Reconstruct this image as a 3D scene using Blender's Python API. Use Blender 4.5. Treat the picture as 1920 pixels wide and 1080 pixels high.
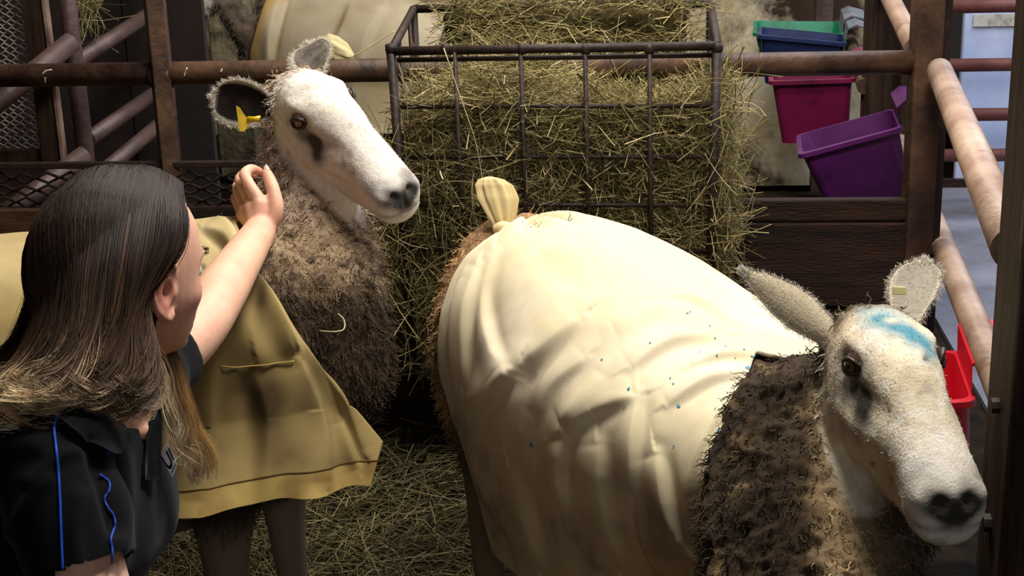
import bpy, bmesh, math, random
import numpy as np
from mathutils import Vector, Matrix
random.seed(7); rng = np.random.default_rng(7)
scene = bpy.context.scene; COL = scene.collection
for o in list(bpy.data.objects): bpy.data.objects.remove(o)
# ---------------------------------------------------------------- camera
FPX, CAMH = 2750., 1.38
PITCH, YAW, ROLL = map(math.radians, (17., 6., 1.77))
_F = np.array([-math.sin(YAW)*math.cos(PITCH), math.cos(YAW)*math.cos(PITCH), -math.sin(PITCH)])
_R0 = np.array([math.cos(YAW), math.sin(YAW), 0.]); _U0 = np.cross(_R0, _F)
_R = _R0*math.cos(ROLL)-_U0*math.sin(ROLL); _U = _U0*math.cos(ROLL)+_R0*math.sin(ROLL)
CAMP = np.array([0., 0., CAMH])
cam_d = bpy.data.cameras.new('camera'); cam = bpy.data.objects.new('camera', cam_d); COL.objects.link(cam)
cam_d.sensor_width = 36.; cam_d.lens = FPX/1920.*36.; cam_d.clip_start = .02
m4 = Matrix.Identity(4)
for i in range(3):
    m4[i][0], m4[i][1], m4[i][2], m4[i][3] = _R[i], _U[i], -_F[i], CAMP[i]
cam.matrix_world = m4; scene.camera = cam
# ---------------------------------------------------------------- view, world, lights
vs = scene.view_settings
vs.view_transform = 'Standard'; vs.look = 'None'; vs.gamma = 1.; vs.use_curve_mapping = False; vs.exposure = 0.0
world = bpy.data.worlds.new('barn_air'); scene.world = world; world.use_nodes = True
bg = world.node_tree.nodes['Background']; bg.inputs[0].default_value = (1., .9, .8, 1); bg.inputs[1].default_value = .022
def area(name, loc, target, size, power, color, size_y=None):
    d = bpy.data.lights.new(name, 'AREA'); d.energy = power; d.color = color; d.size = size
    if size_y: d.shape = 'RECTANGLE'; d.size_y = size_y
    o = bpy.data.objects.new(name, d); COL.objects.link(o); o.location = loc
    o.rotation_euler = (Vector(target)-Vector(loc)).to_track_quat('-Z', 'Y').to_euler(); return o
area('barn_light_over_pen', (.35, 1.95, 3.0), (.05, 2.2, .5), .9, 77, (1., .94, .88), .45)
area('barn_light_over_feeder', (-.25, 3.35, 3.0), (-.25, 3.25, .6), .8, 52, (1., .92, .80), .4)
area('daylight_over_passage', (2.1, 4.5, 3.0), (1.5, 4.6, .2), 1.2, 95, (.80, .88, 1.), 1.4)
area('fill_behind_camera', (.5, -2.0, 1.9), (-.1, 2.2, .7), 2.2, 19, (.97, .96, 1.), 1.8)  # unseen soft fill, added to brighten the sides facing the camera
area('fill_over_back', (-.1, 5.2, 3.1), (.0, 5.8, .6), .8, 34, (1., .93, .84), .4)  # unseen fill lamp, added to lift the far sheep and stained wall
# ---------------------------------------------------------------- placing by measured picture points (depth in metres)
def ray(x, y): return _F+_R*(x-960.)/FPX-_U*(y-540.)/FPX
def atD(x, y, d): return CAMP+ray(x, y)*d
def atY(x, y, Y): v = ray(x, y); return CAMP+v*(Y/v[1])
def atZ(x, y, z): v = ray(x, y); return CAMP+v*((z-CAMH)/v[2])
def project(P):
    v = np.asarray(P, float)-CAMP; d = v@_F
    return np.stack([960.+FPX*(v@_R)/d, 540.-FPX*(v@_U)/d, d], -1)
# ---------------------------------------------------------------- numpy noise
def _hash(ix, iy, iz, seed):
    h = (ix*374761393+iy*668265263+iz*1274126177+seed*1442695041) & 0xffffffff
    h = ((h ^ (h >> 13))*1274126177) & 0xffffffff
    h = ((h ^ (h >> 16))*2246822519) & 0xffffffff
    return ((h ^ (h >> 15)) & 0xffff)/32767.5-1.
def noise(P, scale=1., seed=0):
    P = np.asarray(P, float)*scale; I = np.floor(P).astype(np.int64); f = P-I; f = f*f*(3-2*f)
    x, y, z = I[..., 0], I[..., 1], I[..., 2]; fx, fy, fz = f[..., 0], f[..., 1], f[..., 2]
    g = lambda a, b, c: _hash(x+a, y+b, z+c, seed)
    l = lambda a, b, t: a+(b-a)*t
    return l(l(l(g(0,0,0), g(1,0,0), fx), l(g(0,1,0), g(1,1,0), fx), fy), l(l(g(0,0,1), g(1,0,1), fx), l(g(0,1,1), g(1,1,1), fx), fy), fz)
def fbm(P, scale=1., octv=3, seed=0):
    r = 0; a = 1.; s = 0
    for k in range(octv): r = r+a*noise(P, scale*2**k, seed+k*17); s += a; a *= .5
    return r/s
def sstep(a, b, x): t = np.clip((x-a)/(b-a), 0, 1); return t*t*(3-2*t)
# ---------------------------------------------------------------- mesh helpers
def tag(o, label=None, cat=None, group=None, kind=None):
    for k, v in (('label', label), ('category', cat), ('group', group), ('kind', kind)):
        if v: o[k] = v
    return o
def empty(name, loc=(0, 0, 0), label=None, cat=None, group=None):
    o = bpy.data.objects.new(name, None); COL.objects.link(o); o.location = loc; o.empty_display_size = .05
    return tag(o, label, cat, group)
def put(o, parent):
    if parent is not None:
        o.parent = parent
        o.matrix_parent_inverse = parent.matrix_basis.inverted()
    return o
def mesh_data(name, V, faces, mat=None, smooth=True, cols=None):
    me = bpy.data.meshes.new(name); V = np.ascontiguousarray(V, dtype=np.float32)
    if isinstance(faces, np.ndarray): faces = [faces]
    fl = [f for f in faces if len(f)]
    same = all(isinstance(f, np.ndarray) for f in fl)
    if same:
        nl = sum(f.size for f in fl); nf = sum(len(f) for f in fl)
        me.vertices.add(len(V)); me.vertices.foreach_set('co', V.ravel())
        me.loops.add(nl); me.polygons.add(nf)
        me.loops.foreach_set('vertex_index', np.concatenate([f.ravel() for f in fl]).astype(np.int32))
        tot = np.concatenate([np.full(len(f), f.shape[1]) for f in fl]).astype(np.int32)
        st = np.concatenate([[0], np.cumsum(tot)[:-1]]).astype(np.int32)
        me.polygons.foreach_set('loop_start', st); me.polygons.foreach_set('loop_total', tot)
        me.update(calc_edges=True); me.validate()
    else: me.from_pydata([tuple(map(float, v)) for v in V], [], [tuple(map(int, f)) for f in faces])
    if smooth: me.polygons.foreach_set('use_smooth', np.ones(len(me.polygons), bool))
    if cols is not None:
        a = me.color_attributes.new('Col', 'FLOAT_COLOR', 'POINT')
        c = np.ones((len(V), 4), np.float32); c[:, :3] = cols; a.data.foreach_set('color', c.ravel())
    if mat: me.materials.append(mat)
    me.update(); return me
def obj(name, V, faces, mat, parent=None, smooth=True, cols=None, kind=None):
    o = bpy.data.objects.new(name, mesh_data(name, V, faces, mat, smooth, cols)); COL.objects.link(o)
    put(o, parent)
    if kind: o['kind'] = kind
    return o
class MB:
    """collects polygons of one mesh"""
    def __init__(s): s.v = []; s.f = []
    def add(s, V, F):
        n = len(s.v); s.v += [tuple(map(float, p)) for p in V]; s.f += [tuple(int(i)+n for i in f) for f in F]; return s
    def build(s, name, mat, parent=None, smooth=False, kind=None, bevel=0.):
        me = bpy.data.meshes.new(name); me.from_pydata(s.v, [], s.f)
        if bevel:
            bm = bmesh.new(); bm.from_mesh(me); bmesh.ops.recalc_face_normals(bm, faces=bm.faces)
            es = [e for e in bm.edges if len(e.link_faces) == 2 and e.calc_face_angle(0) > .6]
            bmesh.ops.bevel(bm, geom=es, offset=bevel, segments=2, affect='EDGES', profile=.5); bm.to_mesh(me); bm.free()
        if smooth: me.polygons.foreach_set('use_smooth', np.ones(len(me.polygons), bool))
        me.materials.append(mat); o = bpy.data.objects.new(name, me); COL.objects.link(o); put(o, parent)
        if kind: o['kind'] = kind
        return o
def frame_from(d, up=(0, 0, 1)):
    d = np.asarray(d, float); d = d/np.linalg.norm(d); up = np.asarray(up, float)
    if abs(d@up)/np.linalg.norm(up) > .97: up = np.array([0., 1., 0.]) if abs(d[1]) < .9 else np.array([1., 0, 0])
    s = np.cross(d, up); s /= np.linalg.norm(s); return d, s, np.cross(s, d)
def boxgeo(c, size, rot=None):
    c = np.asarray(c, float); h = np.asarray(size, float)/2
    V = np.array([[x, y, z] for x in (-1, 1) for y in (-1, 1) for z in (-1, 1)])*h
    if rot is not None: V = V@np.asarray(rot).T
    return V+c, [(0,1,3,2), (4,6,7,5), (0,4,5,1), (2,3,7,6), (0,2,6,4), (1,5,7,3)]
def beamgeo(a, b, w, h, up=(0, 0, 1)):
    a = np.asarray(a, float); b = np.asarray(b, float); d, s, u = frame_from(b-a, up)
    V = [p+s*i*w/2+u*j*h/2 for p in (a, b) for i, j in ((-1,-1), (1,-1), (1,1), (-1,1))]
    return V, [(0,1,2,3), (7,6,5,4), (0,4,5,1), (1,5,6,2), (2,6,7,3), (3,7,4,0)]
def catmull(P, n):
    P = np.asarray(P, float); m = len(P)
    if m == 2: t = np.linspace(0, 1, n)[:, None]; return P[0]*(1-t)+P[1]*t
    t = np.linspace(0, m-1, n); i = np.minimum(t.astype(int), m-2); f = (t-i)[:, None]
    Q = np.vstack([2*P[0]-P[1], P, 2*P[-1]-P[-2]])
    a, b, c, d = Q[i], Q[i+1], Q[i+2], Q[i+3]
    return .5*(2*b+(c-a)*f+(2*a-5*b+4*c-d)*f**2+(3*b-a-3*c+d)*f**3)
def ringfaces(n, k, cap=True, closed=True):
    F = []
    for i in range(n-1):
        for j in range(k if closed else k-1):
            j2 = (j+1) % k; F.append((i*k+j, i*k+j2, (i+1)*k+j2, (i+1)*k+j))
    if cap: F.append(tuple(range(k-1, -1, -1))); F.append(tuple((n-1)*k+j for j in range(k)))
    return F
def tubegeo(P, r, k=10, n=None, up=(0, 0, 1)):
    P = np.asarray(P, float)
    if n is None: n = len(P)
    R_ = np.interp(np.linspace(0, 1, n), np.linspace(0, 1, len(np.atleast_1d(r))), np.atleast_1d(r)) if np.ndim(r) else np.full(n, r)
    if n != len(P): P = catmull(P, n)
    T = np.gradient(P, axis=0); V = []
    d, s, u = frame_from(T[0], up)
    for i in range(n):
        t = T[i]/np.linalg.norm(T[i]); s = s-t*(s@t); s /= np.linalg.norm(s); u = np.cross(s, t)
        a = np.linspace(0, 2*math.pi, k, endpoint=False)
        V += list(P[i]+R_[i]*(np.cos(a)[:, None]*s+np.sin(a)[:, None]*u))
    return np.array(V), ringfaces(n, k)
def loftgeo(secs, n, k, expo=2.):
    """secs: rows (centre3, side3, up3, down3); smooth loft of superellipses"""
    S = np.array([np.concatenate([np.asarray(x, float) for x in s]) for s in secs]); S = catmull(S, n)
    a = np.linspace(0, 2*math.pi, k, endpoint=False); c, s = np.cos(a), np.sin(a); e = 2./expo
    cc = np.sign(c)*np.abs(c)**e; ss = np.sign(s)*np.abs(s)**e
    V = S[:, None, 0:3]+cc[None, :, None]*S[:, None, 3:6]+np.where(ss > 0, ss, 0)[None, :, None]*S[:, None, 6:9]+np.where(ss < 0, -ss, 0)[None, :, None]*S[:, None, 9:12]
    return V.reshape(-1, 3), ringfaces(n, k)
def fuse(geos, voxel, smooth=3):
    """voxel union of overlapping closed shapes -> (V, quads)"""
    mb = MB()
    for V, F in geos: mb.add(V, F)
    me = bpy.data.meshes.new('tmp'); me.from_pydata(mb.v, [], mb.f)
    bm = bmesh.new(); bm.from_mesh(me); bmesh.ops.recalc_face_normals(bm, faces=bm.faces); bm.to_mesh(me); bm.free()
    o = bpy.data.objects.new('tmp', me); COL.objects.link(o)
    r = o.modifiers.new('r', 'REMESH'); r.mode = 'VOXEL'; r.voxel_size = voxel; r.adaptivity = 0
    if smooth: s = o.modifiers.new('s', 'SMOOTH'); s.factor = .5; s.iterations = smooth
    dg = bpy.context.evaluated_depsgraph_get(); ev = o.evaluated_get(dg); em = ev.to_mesh()
    V = np.empty(len(em.vertices)*3); em.vertices.foreach_get('co', V); V = V.reshape(-1, 3)
    L = np.empty(len(em.loops), np.int32); em.loops.foreach_get('vertex_index', L)
    tot = np.empty(len(em.polygons), np.int32); em.polygons.foreach_get('loop_total', tot)
    if (tot == 4).all(): Fq = L.reshape(-1, 4)
    else: Fq = np.array([p.vertices[:4] if len(p.vertices) == 4 else list(p.vertices)+[p.vertices[2]] for p in em.polygons])
    ev.to_mesh_clear(); bpy.data.objects.remove(o); bpy.data.meshes.remove(me)
    return V, Fq
def normals(V, F):
    F = np.asarray(F); N = np.zeros_like(V)
    fn = np.cross(V[F[:, 2]]-V[F[:, 0]], V[F[:, -1]]-V[F[:, 1]])
    for j in range(F.shape[1]): np.add.at(N, F[:, j], fn)
    return N/np.maximum(np.linalg.norm(N, axis=1, keepdims=True), 1e-12)
def grid_quads(n, k, closed=False):
    i, j = np.meshgrid(np.arange(n-1), np.arange(k if closed else k-1), indexing='ij'); j2 = (j+1) % k
    return np.stack([i*k+j, i*k+j2, (i+1)*k+j2, (i+1)*k+j], -1).reshape(-1, 4)
def strands(P, w, cols=None, side=None, k=3):
    """P (N,M,3) centre lines, w (N,) or (N,M) radii -> k-sided tapered tubes (k=2: two-sided blade)"""
    N, M, _ = P.shape; w = np.asarray(w, float)
    if w.ndim == 0: w = np.full(N, w)
    if w.ndim == 1: w = w[:, None]*np.linspace(1, .45, M)[None]
    T = np.gradient(P, axis=1); T /= np.maximum(np.linalg.norm(T, axis=2, keepdims=True), 1e-9)
    if side is None: side = rng.normal(size=(N, 3))
    s = side[:, None, :]-T*(T*side[:, None, :]).sum(2, keepdims=True); s /= np.maximum(np.linalg.norm(s, axis=2, keepdims=True), 1e-9)
    u = np.cross(T, s)
    if k == 2: rings = np.stack([P+s*w[..., None], P-s*w[..., None]], 2)
    else:
        a = np.linspace(0, 2*math.pi, k, endpoint=False)
        rings = P[:, :, None]+w[:, :, None, None]*(np.cos(a)[None, None, :, None]*s[:, :, None]+np.sin(a)[None, None, :, None]*u[:, :, None])
    V = rings.reshape(-1, 3)
    base = grid_quads(M, k, closed=(k > 2)); F = (base[None]+(np.arange(N)*M*k)[:, None, None]).reshape(-1, 4)
    c = None
    if cols is not None:
        cols = np.asarray(cols, float)
        if cols.ndim == 2: cols = np.repeat(cols[:, None], M, 1)
        c = np.repeat(cols[:, :, None], k, 2).reshape(-1, 3)
    return V, F, c
def seg_dist(q, pts):
    """distance of 2-D points q to a polyline; also fraction along"""
    q = q[:, :2]; best = np.full(len(q), 1e9); par = np.zeros(len(q)); pts = np.asarray(pts, float); n = len(pts)-1
    for i in range(n):
        a, b = pts[i], pts[i+1]; d = b-a; t = np.clip(((q-a)@d)/(d@d), 0, 1); r = np.linalg.norm(q-(a+t[:, None]*d), axis=1)
        k = r < best; best[k] = r[k]; par[k] = (i+t[k])/n
    return best, par
def curve2(pts, n=24): return catmull(np.asarray(pts, float), n)
def inside(q, poly):
    x, y = q[:, 0], q[:, 1]; r = np.zeros(len(q), bool); j = len(poly)-1
    for i in range(len(poly)):
        xi, yi = poly[i]; xj, yj = poly[j]
        c = ((yi > y) != (yj > y)) & (x < (xj-xi)*(y-yi)/((yj-yi) if yj != yi else 1e-9)+xi); r ^= c; j = i
    return r
# ---------------------------------------------------------------- materials
def srgb(h):
    h = h.lstrip('#'); c = [int(h[i:i+2], 16)/255. for i in (0, 2, 4)]
    return tuple(x/12.92 if x <= .04045 else ((x+.055)/1.055)**2.4 for x in c)
MATS = {}
def mat(name, c1='#888888', c2=None, scale=8., rough=.7, bump=0., bscale=None, stretch=(1, 1, 1), metal=0., attr=False, var=.0,
        c3=None, s3=3., t3=(.55, .65), sheen=0., sss=0., spec=.5, detail=4., coord='Object', trans=0.):
    if name in MATS: return MATS[name]
    m = bpy.data.materials.new(name); m.use_nodes = True; nt = m.node_tree; N = nt.nodes; L = nt.links
    b = N['Principled BSDF']; b.inputs['Roughness'].default_value = rough; b.inputs['Metallic'].default_value = metal
    b.inputs['Specular IOR Level'].default_value = spec
    if sheen: b.inputs['Sheen Weight'].default_value = sheen
    if sss: b.inputs['Subsurface Weight'].default_value = sss; b.inputs['Subsurface Radius'].default_value = (.012, .005, .003); b.inputs['Subsurface Scale'].default_value = 1.
    tc = N.new('ShaderNodeTexCoord'); mp = N.new('ShaderNodeMapping'); mp.inputs['Scale'].default_value = stretch; L.new(tc.outputs[coord], mp.inputs[0])
    nz = N.new('ShaderNodeTexNoise'); nz.inputs['Scale'].default_value = scale; nz.inputs['Detail'].default_value = detail; nz.inputs['Roughness'].default_value = .6; L.new(mp.outputs[0], nz.inputs[0])
    if attr:
        at = N.new('ShaderNodeAttribute'); at.attribute_name = 'Col'; col = at.outputs['Color']
        if var:
            mr = N.new('ShaderNodeMapRange'); mr.inputs[1].default_value = .3; mr.inputs[2].default_value = .7; mr.inputs[3].default_value = 1-var; mr.inputs[4].default_value = 1+var; L.new(nz.outputs[0], mr.inputs[0])
            mx = N.new('ShaderNodeVectorMath'); mx.operation = 'SCALE'; L.new(col, mx.inputs[0]); L.new(mr.outputs[0], mx.inputs['Scale']); col = mx.outputs[0]
    else:
        cr = N.new('ShaderNodeValToRGB'); cr.color_ramp.elements[0].position = .33; cr.color_ramp.elements[1].position = .67
        cr.color_ramp.elements[0].color = (*srgb(c1), 1); cr.color_ramp.elements[1].color = (*srgb(c2 or c1), 1); L.new(nz.outputs[0], cr.inputs[0]); col = cr.outputs[0]
    if c3:
        n3 = N.new('ShaderNodeTexNoise'); n3.inputs['Scale'].default_value = s3; n3.inputs['Detail'].default_value = 6.; n3.inputs['Roughness'].default_value = .65; L.new(mp.outputs[0], n3.inputs[0])
        r3 = N.new('ShaderNodeMapRange'); r3.inputs[1].default_value = t3[0]; r3.inputs[2].default_value = t3[1]; L.new(n3.outputs[0], r3.inputs[0])
        m3 = N.new('ShaderNodeMix'); m3.data_type = 'RGBA'; L.new(r3.outputs[0], m3.inputs[0]); L.new(col, m3.inputs[6]); m3.inputs[7].default_value = (*srgb(c3), 1); col = m3.outputs[2]
    L.new(col, b.inputs['Base Color'])
    if bump:
        bs = N.new('ShaderNodeTexNoise'); bs.inputs['Scale'].default_value = bscale or scale*4; bs.inputs['Detail'].default_value = 4.; L.new(mp.outputs[0], bs.inputs[0])
        bp = N.new('ShaderNodeBump'); bp.inputs['Strength'].default_value = bump; bp.inputs['Distance'].default_value = .01; L.new(bs.outputs[0], bp.inputs['Height']); L.new(bp.outputs[0], b.inputs['Normal'])
    MATS[name] = m; return m
# ================================================================ materials of the place
M_RUST = mat('rusty_painted_steel', '#33231a', '#664a36', 9, .55, .25, 60, c3='#2a1a16', s3=5, t3=(.5, .68), spec=.4)
M_RUSTD = mat('dark_rusty_steel', '#1e1410', '#3c2a20', 12, .6, .25, 70, c3='#171010', s3=6, t3=(.5, .7), spec=.35)
M_RUSTL = mat('worn_pale_steel', '#8a6a58', '#b49a86', 7, .5, .2, 60, c3='#6a4a3c', s3=6, t3=(.55, .7), spec=.5)
M_MAUVE = mat('mauve_painted_pipe', '#382826', '#56403c', 8, .5, .2, 60, c3='#3a2726', s3=7, t3=(.55, .7))
M_WOOD = mat('dark_stained_plank', '#170d09', '#3a2317', 5, .7, .5, 40, stretch=(1, 6, 9), c3='#4c3424', s3=4, t3=(.62, .75), spec=.25)
M_WOODV = mat('old_timber_post', '#1d120b', '#4a3322', 5, .65, .5, 36, stretch=(8, 8, .7), c3='#7a5a38', s3=4, t3=(.64, .74), spec=.3)
M_WOODB = mat('brown_timber_board', '#3a2414', '#6a4828', 5, .65, .4, 40, stretch=(1, 6, 9), c3='#20140c', s3=4, t3=(.58, .72))
M_FLOOR = mat('earth_and_litter_floor', '#100c08', '#2c2216', 14, .95, .6, 90, c3='#3c3020', s3=20, t3=(.6, .75), spec=.15)
M_MAT = mat('grey_rubber_matting', '#5c5c66', '#7c7c88', 6, .6, .5, 160, c3='#4a4038', s3=5, t3=(.6, .75))
M_STAIN = mat('stained_plaster', '#a08a60', '#d8ccb0', 4.5, .85, .3, 30, c3='#34200e', s3=2.6, t3=(.47, .59), detail=8)
M_DARKW = mat('dark_shed_wall', '#140c0a', '#2a1a16', 3, .9, .3, 20)
M_BLUE = mat('pale_blue_steel_sheet', '#a6b4d8', '#c2cce6', 2.5, .55, .05, 20, c3='#8c96b0', s3=1.2, t3=(.55, .75))
M_CONC = mat('mottled_concrete', '#6a5c44', '#988a6c', 9, .9, .5, 40, c3='#3a3022', s3=7, t3=(.5, .66))
def struct(name, V, F, m, parent=None):
    mb = MB().add(V, F); o = mb.build(name, m, parent); o['kind'] = 'structure'; return o
FY = 3.238
# floor: a gently uneven litter bed
nx, ny = 150, 150
gx, gy = np.meshgrid(np.linspace(-5, 3.2, nx), np.linspace(-2.2, 7.4, ny), indexing='ij')
P = np.stack([gx, gy, np.zeros_like(gx)], -1).reshape(-1, 3)
amp = np.where(P[:, 0] < .75, 1., .05); P[:, 2] = (fbm(P, 3.1, 3, 5)*.02-.02)*amp
fl = obj('floor', P, grid_quads(nx, ny)[:, ::-1], M_FLOOR); fl['kind'] = 'structure'
MB().add(*boxgeo((1.95, 3.6, .003), (2.3, 4.5, .02))).build('floor_matting', M_MAT)['kind'] = 'structure'
# shell of the shed
struct('wall_back', *boxgeo((-1.4, 7.3, 1.5), (5.2, .12, 3.2)), M_STAIN)
struct('wall_stained', *boxgeo((.50, 5.95, 1.5), (1.16, .08, 3.0)), M_STAIN)
wr = empty('wall_passage'); wr['kind'] = 'structure'
for i in range(3):
    MB().add(*boxgeo((1.66+i*1.0, 5.84, 1.6), (.99, .04, 3.2))).build('wall_panel', M_BLUE, wr, bevel=.006)
MB().add(*boxgeo((2.6, 5.81, .02), (3., .03, .05))).build('kick_strip', M_WOOD, wr)
q = atY(1868, 38, 5.815)
MB().add(*boxgeo(q, (.17, .006, .045))).build('pale_plate', mat('worn_plate', '#9a9890', '#c8c4b8', 20, .6, c3='#8a7a60', s3=14), wr)
struct('wall_left', *boxgeo((-5.0, 2.6, 1.5), (.1, 9.6, 3.2)), M_DARKW)
struct('wall_right', *boxgeo((3.15, 2.6, 1.5), (.1, 6.6, 3.2)), M_DARKW)
struct('wall_front', *boxgeo((-.9, -2.2, 1.5), (8.2, .1, 3.2)), M_DARKW)
struct('ceiling', *boxgeo((-.9, 2.6, 3.35), (8.4, 9.8, .1)), M_DARKW)
# dark boarded partition behind the left side of the pen
pt = empty('wall_partition'); pt['kind'] = 'structure'
px_ = atY(396, 150, 4.56)[0]-.13
for i in range(9):
    MB().add(*boxgeo((px_-.262*8+i*.262, 4.55+.006*(i % 2), .8), (.255, .03, 1.6))).build('plank', M_DARKW, pt)
# concrete pillar
a, b = atY(438, 0, 6.2), atY(452, 300, 6.2)
pil = MB(); c = (a+b)/2
V, F = boxgeo((c[0], 6.2, .9), (.17, .16, 1.8)); pil.add(V, F)
o = pil.build('concrete_pillar', M_CONC, bevel=.008); tag(o, 'mottled pale concrete pillar behind the pen rail, left of the covered sheep', 'pillar')

# ================================================================ pen front fence: rail, posts, planks
fence = empty('pen_fence', (-.4, FY, 0), 'rusty brown pipe rail on posts with dark planks below, behind both sheep', 'fence')
def pipe(name, a, b, r, m, parent, k=16):
    V, F = tubegeo([a, b], r, k); mb = MB().add(V, F); o = mb.build(name, m, parent, smooth=True)
    for p in o.data.polygons:
        if len(p.vertices) > 4: p.use_smooth = False
    return o
rl, rr = atY(0, 142, FY), atY(1700, 117, FY)
d = (rr-rl)/np.linalg.norm(rr-rl)
pipe('top_rail', rl-d*.6, rr+d*.02, .0265, M_RUST, fence)
pa, pb = atY(288, 0, FY-.012), atY(318, 305, FY-.012)
ang = math.radians(28); rot = np.array([[math.cos(ang), -math.sin(ang), 0], [math.sin(ang), math.cos(ang), 0], [0, 0, 1]])
def post(x, y, z0, z1, w, dpt, rz, m, name, parent, bev=.003):
    c, s = math.cos(rz), math.sin(rz); rm = np.array([[c, -s, 0], [s, c, 0], [0, 0, 1]])
    return MB().add(*boxgeo((x, y, (z0+z1)/2), (w, dpt, z1-z0), rm)).build(name, m, parent, bevel=bev)
post((pa[0]+pb[0])/2, FY-.015, 0, 1.45, .04, .04, ang, M_RUST, 'post', fence)
px = atY(1727, 200, FY); post(px[0]+.002, FY-.008, 0, 1.5, .058, .06, .12, M_RUST, 'post', fence)
px2 = atY(1765, 100, FY+.05); post(px2[0], FY+.06, 0, 1.5, .03, .05, .1, M_RUSTD, 'post', fence)
post(-2.35, FY, 0, 1.45, .045, .045, .1, M_RUST, 'post', fence)
# weld collar and scraped spots on the rail
for x, y in ((288, 140), (318, 140)):
    q = atY(x, y, FY); V, F = tubegeo([q-d*.006, q+d*.006], .030, 14); MB().add(V, F).build('weld_collar', M_RUST, fence, smooth=True)
M_SCUFF = mat('bare_scuff', '#d8c8a8', '#e8dcc4', 30, .7)
for pts_ in ([(88, 136), (93, 130), (104, 128)], [(92, 152), (93, 142)], [(352, 140), (356, 124)], [(420, 132), (422, 126)]):
    Ps_ = []
    for x, y in pts_:
        qv = atY(x, y, FY); yy = qv[2]-atY(x, 142-(x/1700.)*25, FY)[2]; qv[1] = FY-math.sqrt(max(0, .0266**2-yy*yy)); Ps_.append(qv)
    V, F = tubegeo(Ps_, .0016, 6, 6); MB().add(V, F).build('paint_scuff', M_SCUFF, fence, smooth=True)
# planks below, right piece and the rest
ztop = atY(1560, 377, FY-.03)[2]
def plank(x0, x1, z0, z1, y, m=None, dz=0.):
    V, F = boxgeo(((x0+x1)/2, y, (z0+z1)/2), (x1-x0, .032, z1-z0)); V[:, 2] += dz*(V[:, 0]-(x0+x1)/2)
    return MB().add(V, F).build('plank', m or M_WOOD, fence, bevel=.004)
xr0, xr1 = -.62, atY(1742, 377, FY-.03)[0]
for z0, z1, off in ((0, .17, .0), (.174, .345, .004), (.349, ztop-.052, -.003), (ztop-.048, ztop, .003)):
    plank(xr0, xr1, z0, z1, FY-.01+off)
for z0, z1, off in ((0, .19, .002), (.194, .38, -.002), (.384, .49, .003)):
    plank(-2.4, xr0-.004, z0, z1, FY+.02+off)
zb = atY(100, 385, FY-.01)[2]
plank(-2.4, atY(215, 400, FY-.02)[0], zb-.062, zb-.002, FY-.03, M_WOODB)
plank(-2.4, atY(215, 400, FY-.02)[0], zb-.10, zb-.066, FY-.022, M_WOODB)
# expanded metal strip
strip = empty('expanded_metal_strip', (-1.4, FY, .6), 'strip of dark rusty expanded metal mesh under the rail, behind the woman', 'mesh panel')
zt, zl = atY(240, 312, FY-.02)[2], atY(240, 392, FY-.02)[2]
xl, xr = atY(-200, 312, FY-.02)[0], atY(486, 312, FY-.02)[0]
MB().add(*beamgeo((xl-.3, FY-.02, zt+.004), (xr, FY-.02, zt+.004), .022, .014)).build('top_bar', M_RUSTD, strip, bevel=.002)
MB().add(*beamgeo((xl-.3, FY-.02, zl), (xr, FY-.02, zl), .022, .014)).build('bottom_bar', M_RUSTD, strip, bevel=.002)
MB().add(*beamgeo((xr, FY-.02, zl-.1), (xr, FY-.02, zt), .016, .016)).build('end_bar', M_RUSTD, strip, bevel=.002)
def expanded(x0, x1, z0, z1, cw, ch, w, fn, m, name, parent, jit=0.):
    """zig-zag strands of expanded metal; fn maps (x,z,offset) -> point"""
    Ps = []; n = int(round((x1-x0)/cw*2)); rows = int(round((z1-z0)/ch))
    for r in range(rows+1):
        for sgn in (1, -1):
            if (r == 0 and sgn < 0) or (r == rows and sgn > 0): continue
            pts = []
            for i in range(n+1):
                e = i % 2
                z = z0+r*ch+sgn*(ch*.5 if e else ch*.06)
                pts.append(fn(x0+(x1-x0)*i/n, min(max(z, z0), z1), .002*sgn))
            Ps.append(pts)
    V, F, _ = strands(np.array(Ps), np.full((len(Ps), n+1), w), side=np.tile([0., .6, .8], (len(Ps), 1)), k=4)
    return obj(name, V, F, m, parent, smooth=False)
expanded(xl-.3, xr, zl+.004, zt-.004, .056, (zt-zl)/3.5, .0038, lambda x, z, o: (x, FY-.022+o+.004*math.sin(x*40), z), M_RUSTD, 'metal_mesh', strip)

# ================================================================ left: mesh panel and side fence behind the rail
pan = empty('mesh_screen', (-2, 3.8, 0), 'pale expanded metal screen in a timber frame at the far left edge', 'mesh panel')
PY = 3.75
e0, e1 = atY(49, 0, PY), atY(84, 305, PY)
def panfn(x, z, o): return (x-(1.1-z)*-.0, PY+o, z)
expanded(e0[0]-.62, e0[0]+.03, .62, 1.27, .0262, .0205, .0022, panfn, mat('pale_mesh_steel', '#c8b8ae', '#e0d4ca', 14, .5, c3='#4a342c', s3=9), 'metal_mesh', pan)
post((e0[0]+e1[0])/2+.035, PY-.02, 0, 1.6, .055, .05, .1, M_WOODV, 'frame_post', pan)
post((e0[0]+e1[0])/2+.068, PY-.035, 0, 1.6, .012, .03, .1, M_RUSTL, 'edge_strip', pan)
MB().add(*boxgeo((e0[0]-.3, PY, .6), (.7, .05, .04))).build('frame_rail', M_WOODV, pan)
sf = empty('side_pipe_fence', (-1.75, 3.7, 0), 'mauve-brown pipe fence running back behind the rail at far left', 'fence')
p0, p1 = atY(128, 0, 3.68), atY(158, 300, 3.68)
xm = (p0[0]+p1[0])/2
V, F = tubegeo([(xm, 3.68, 0), (xm, 3.68, 1.6)], .024, 14); MB().add(V, F).build('post', M_MAUVE, sf, smooth=True)
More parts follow.
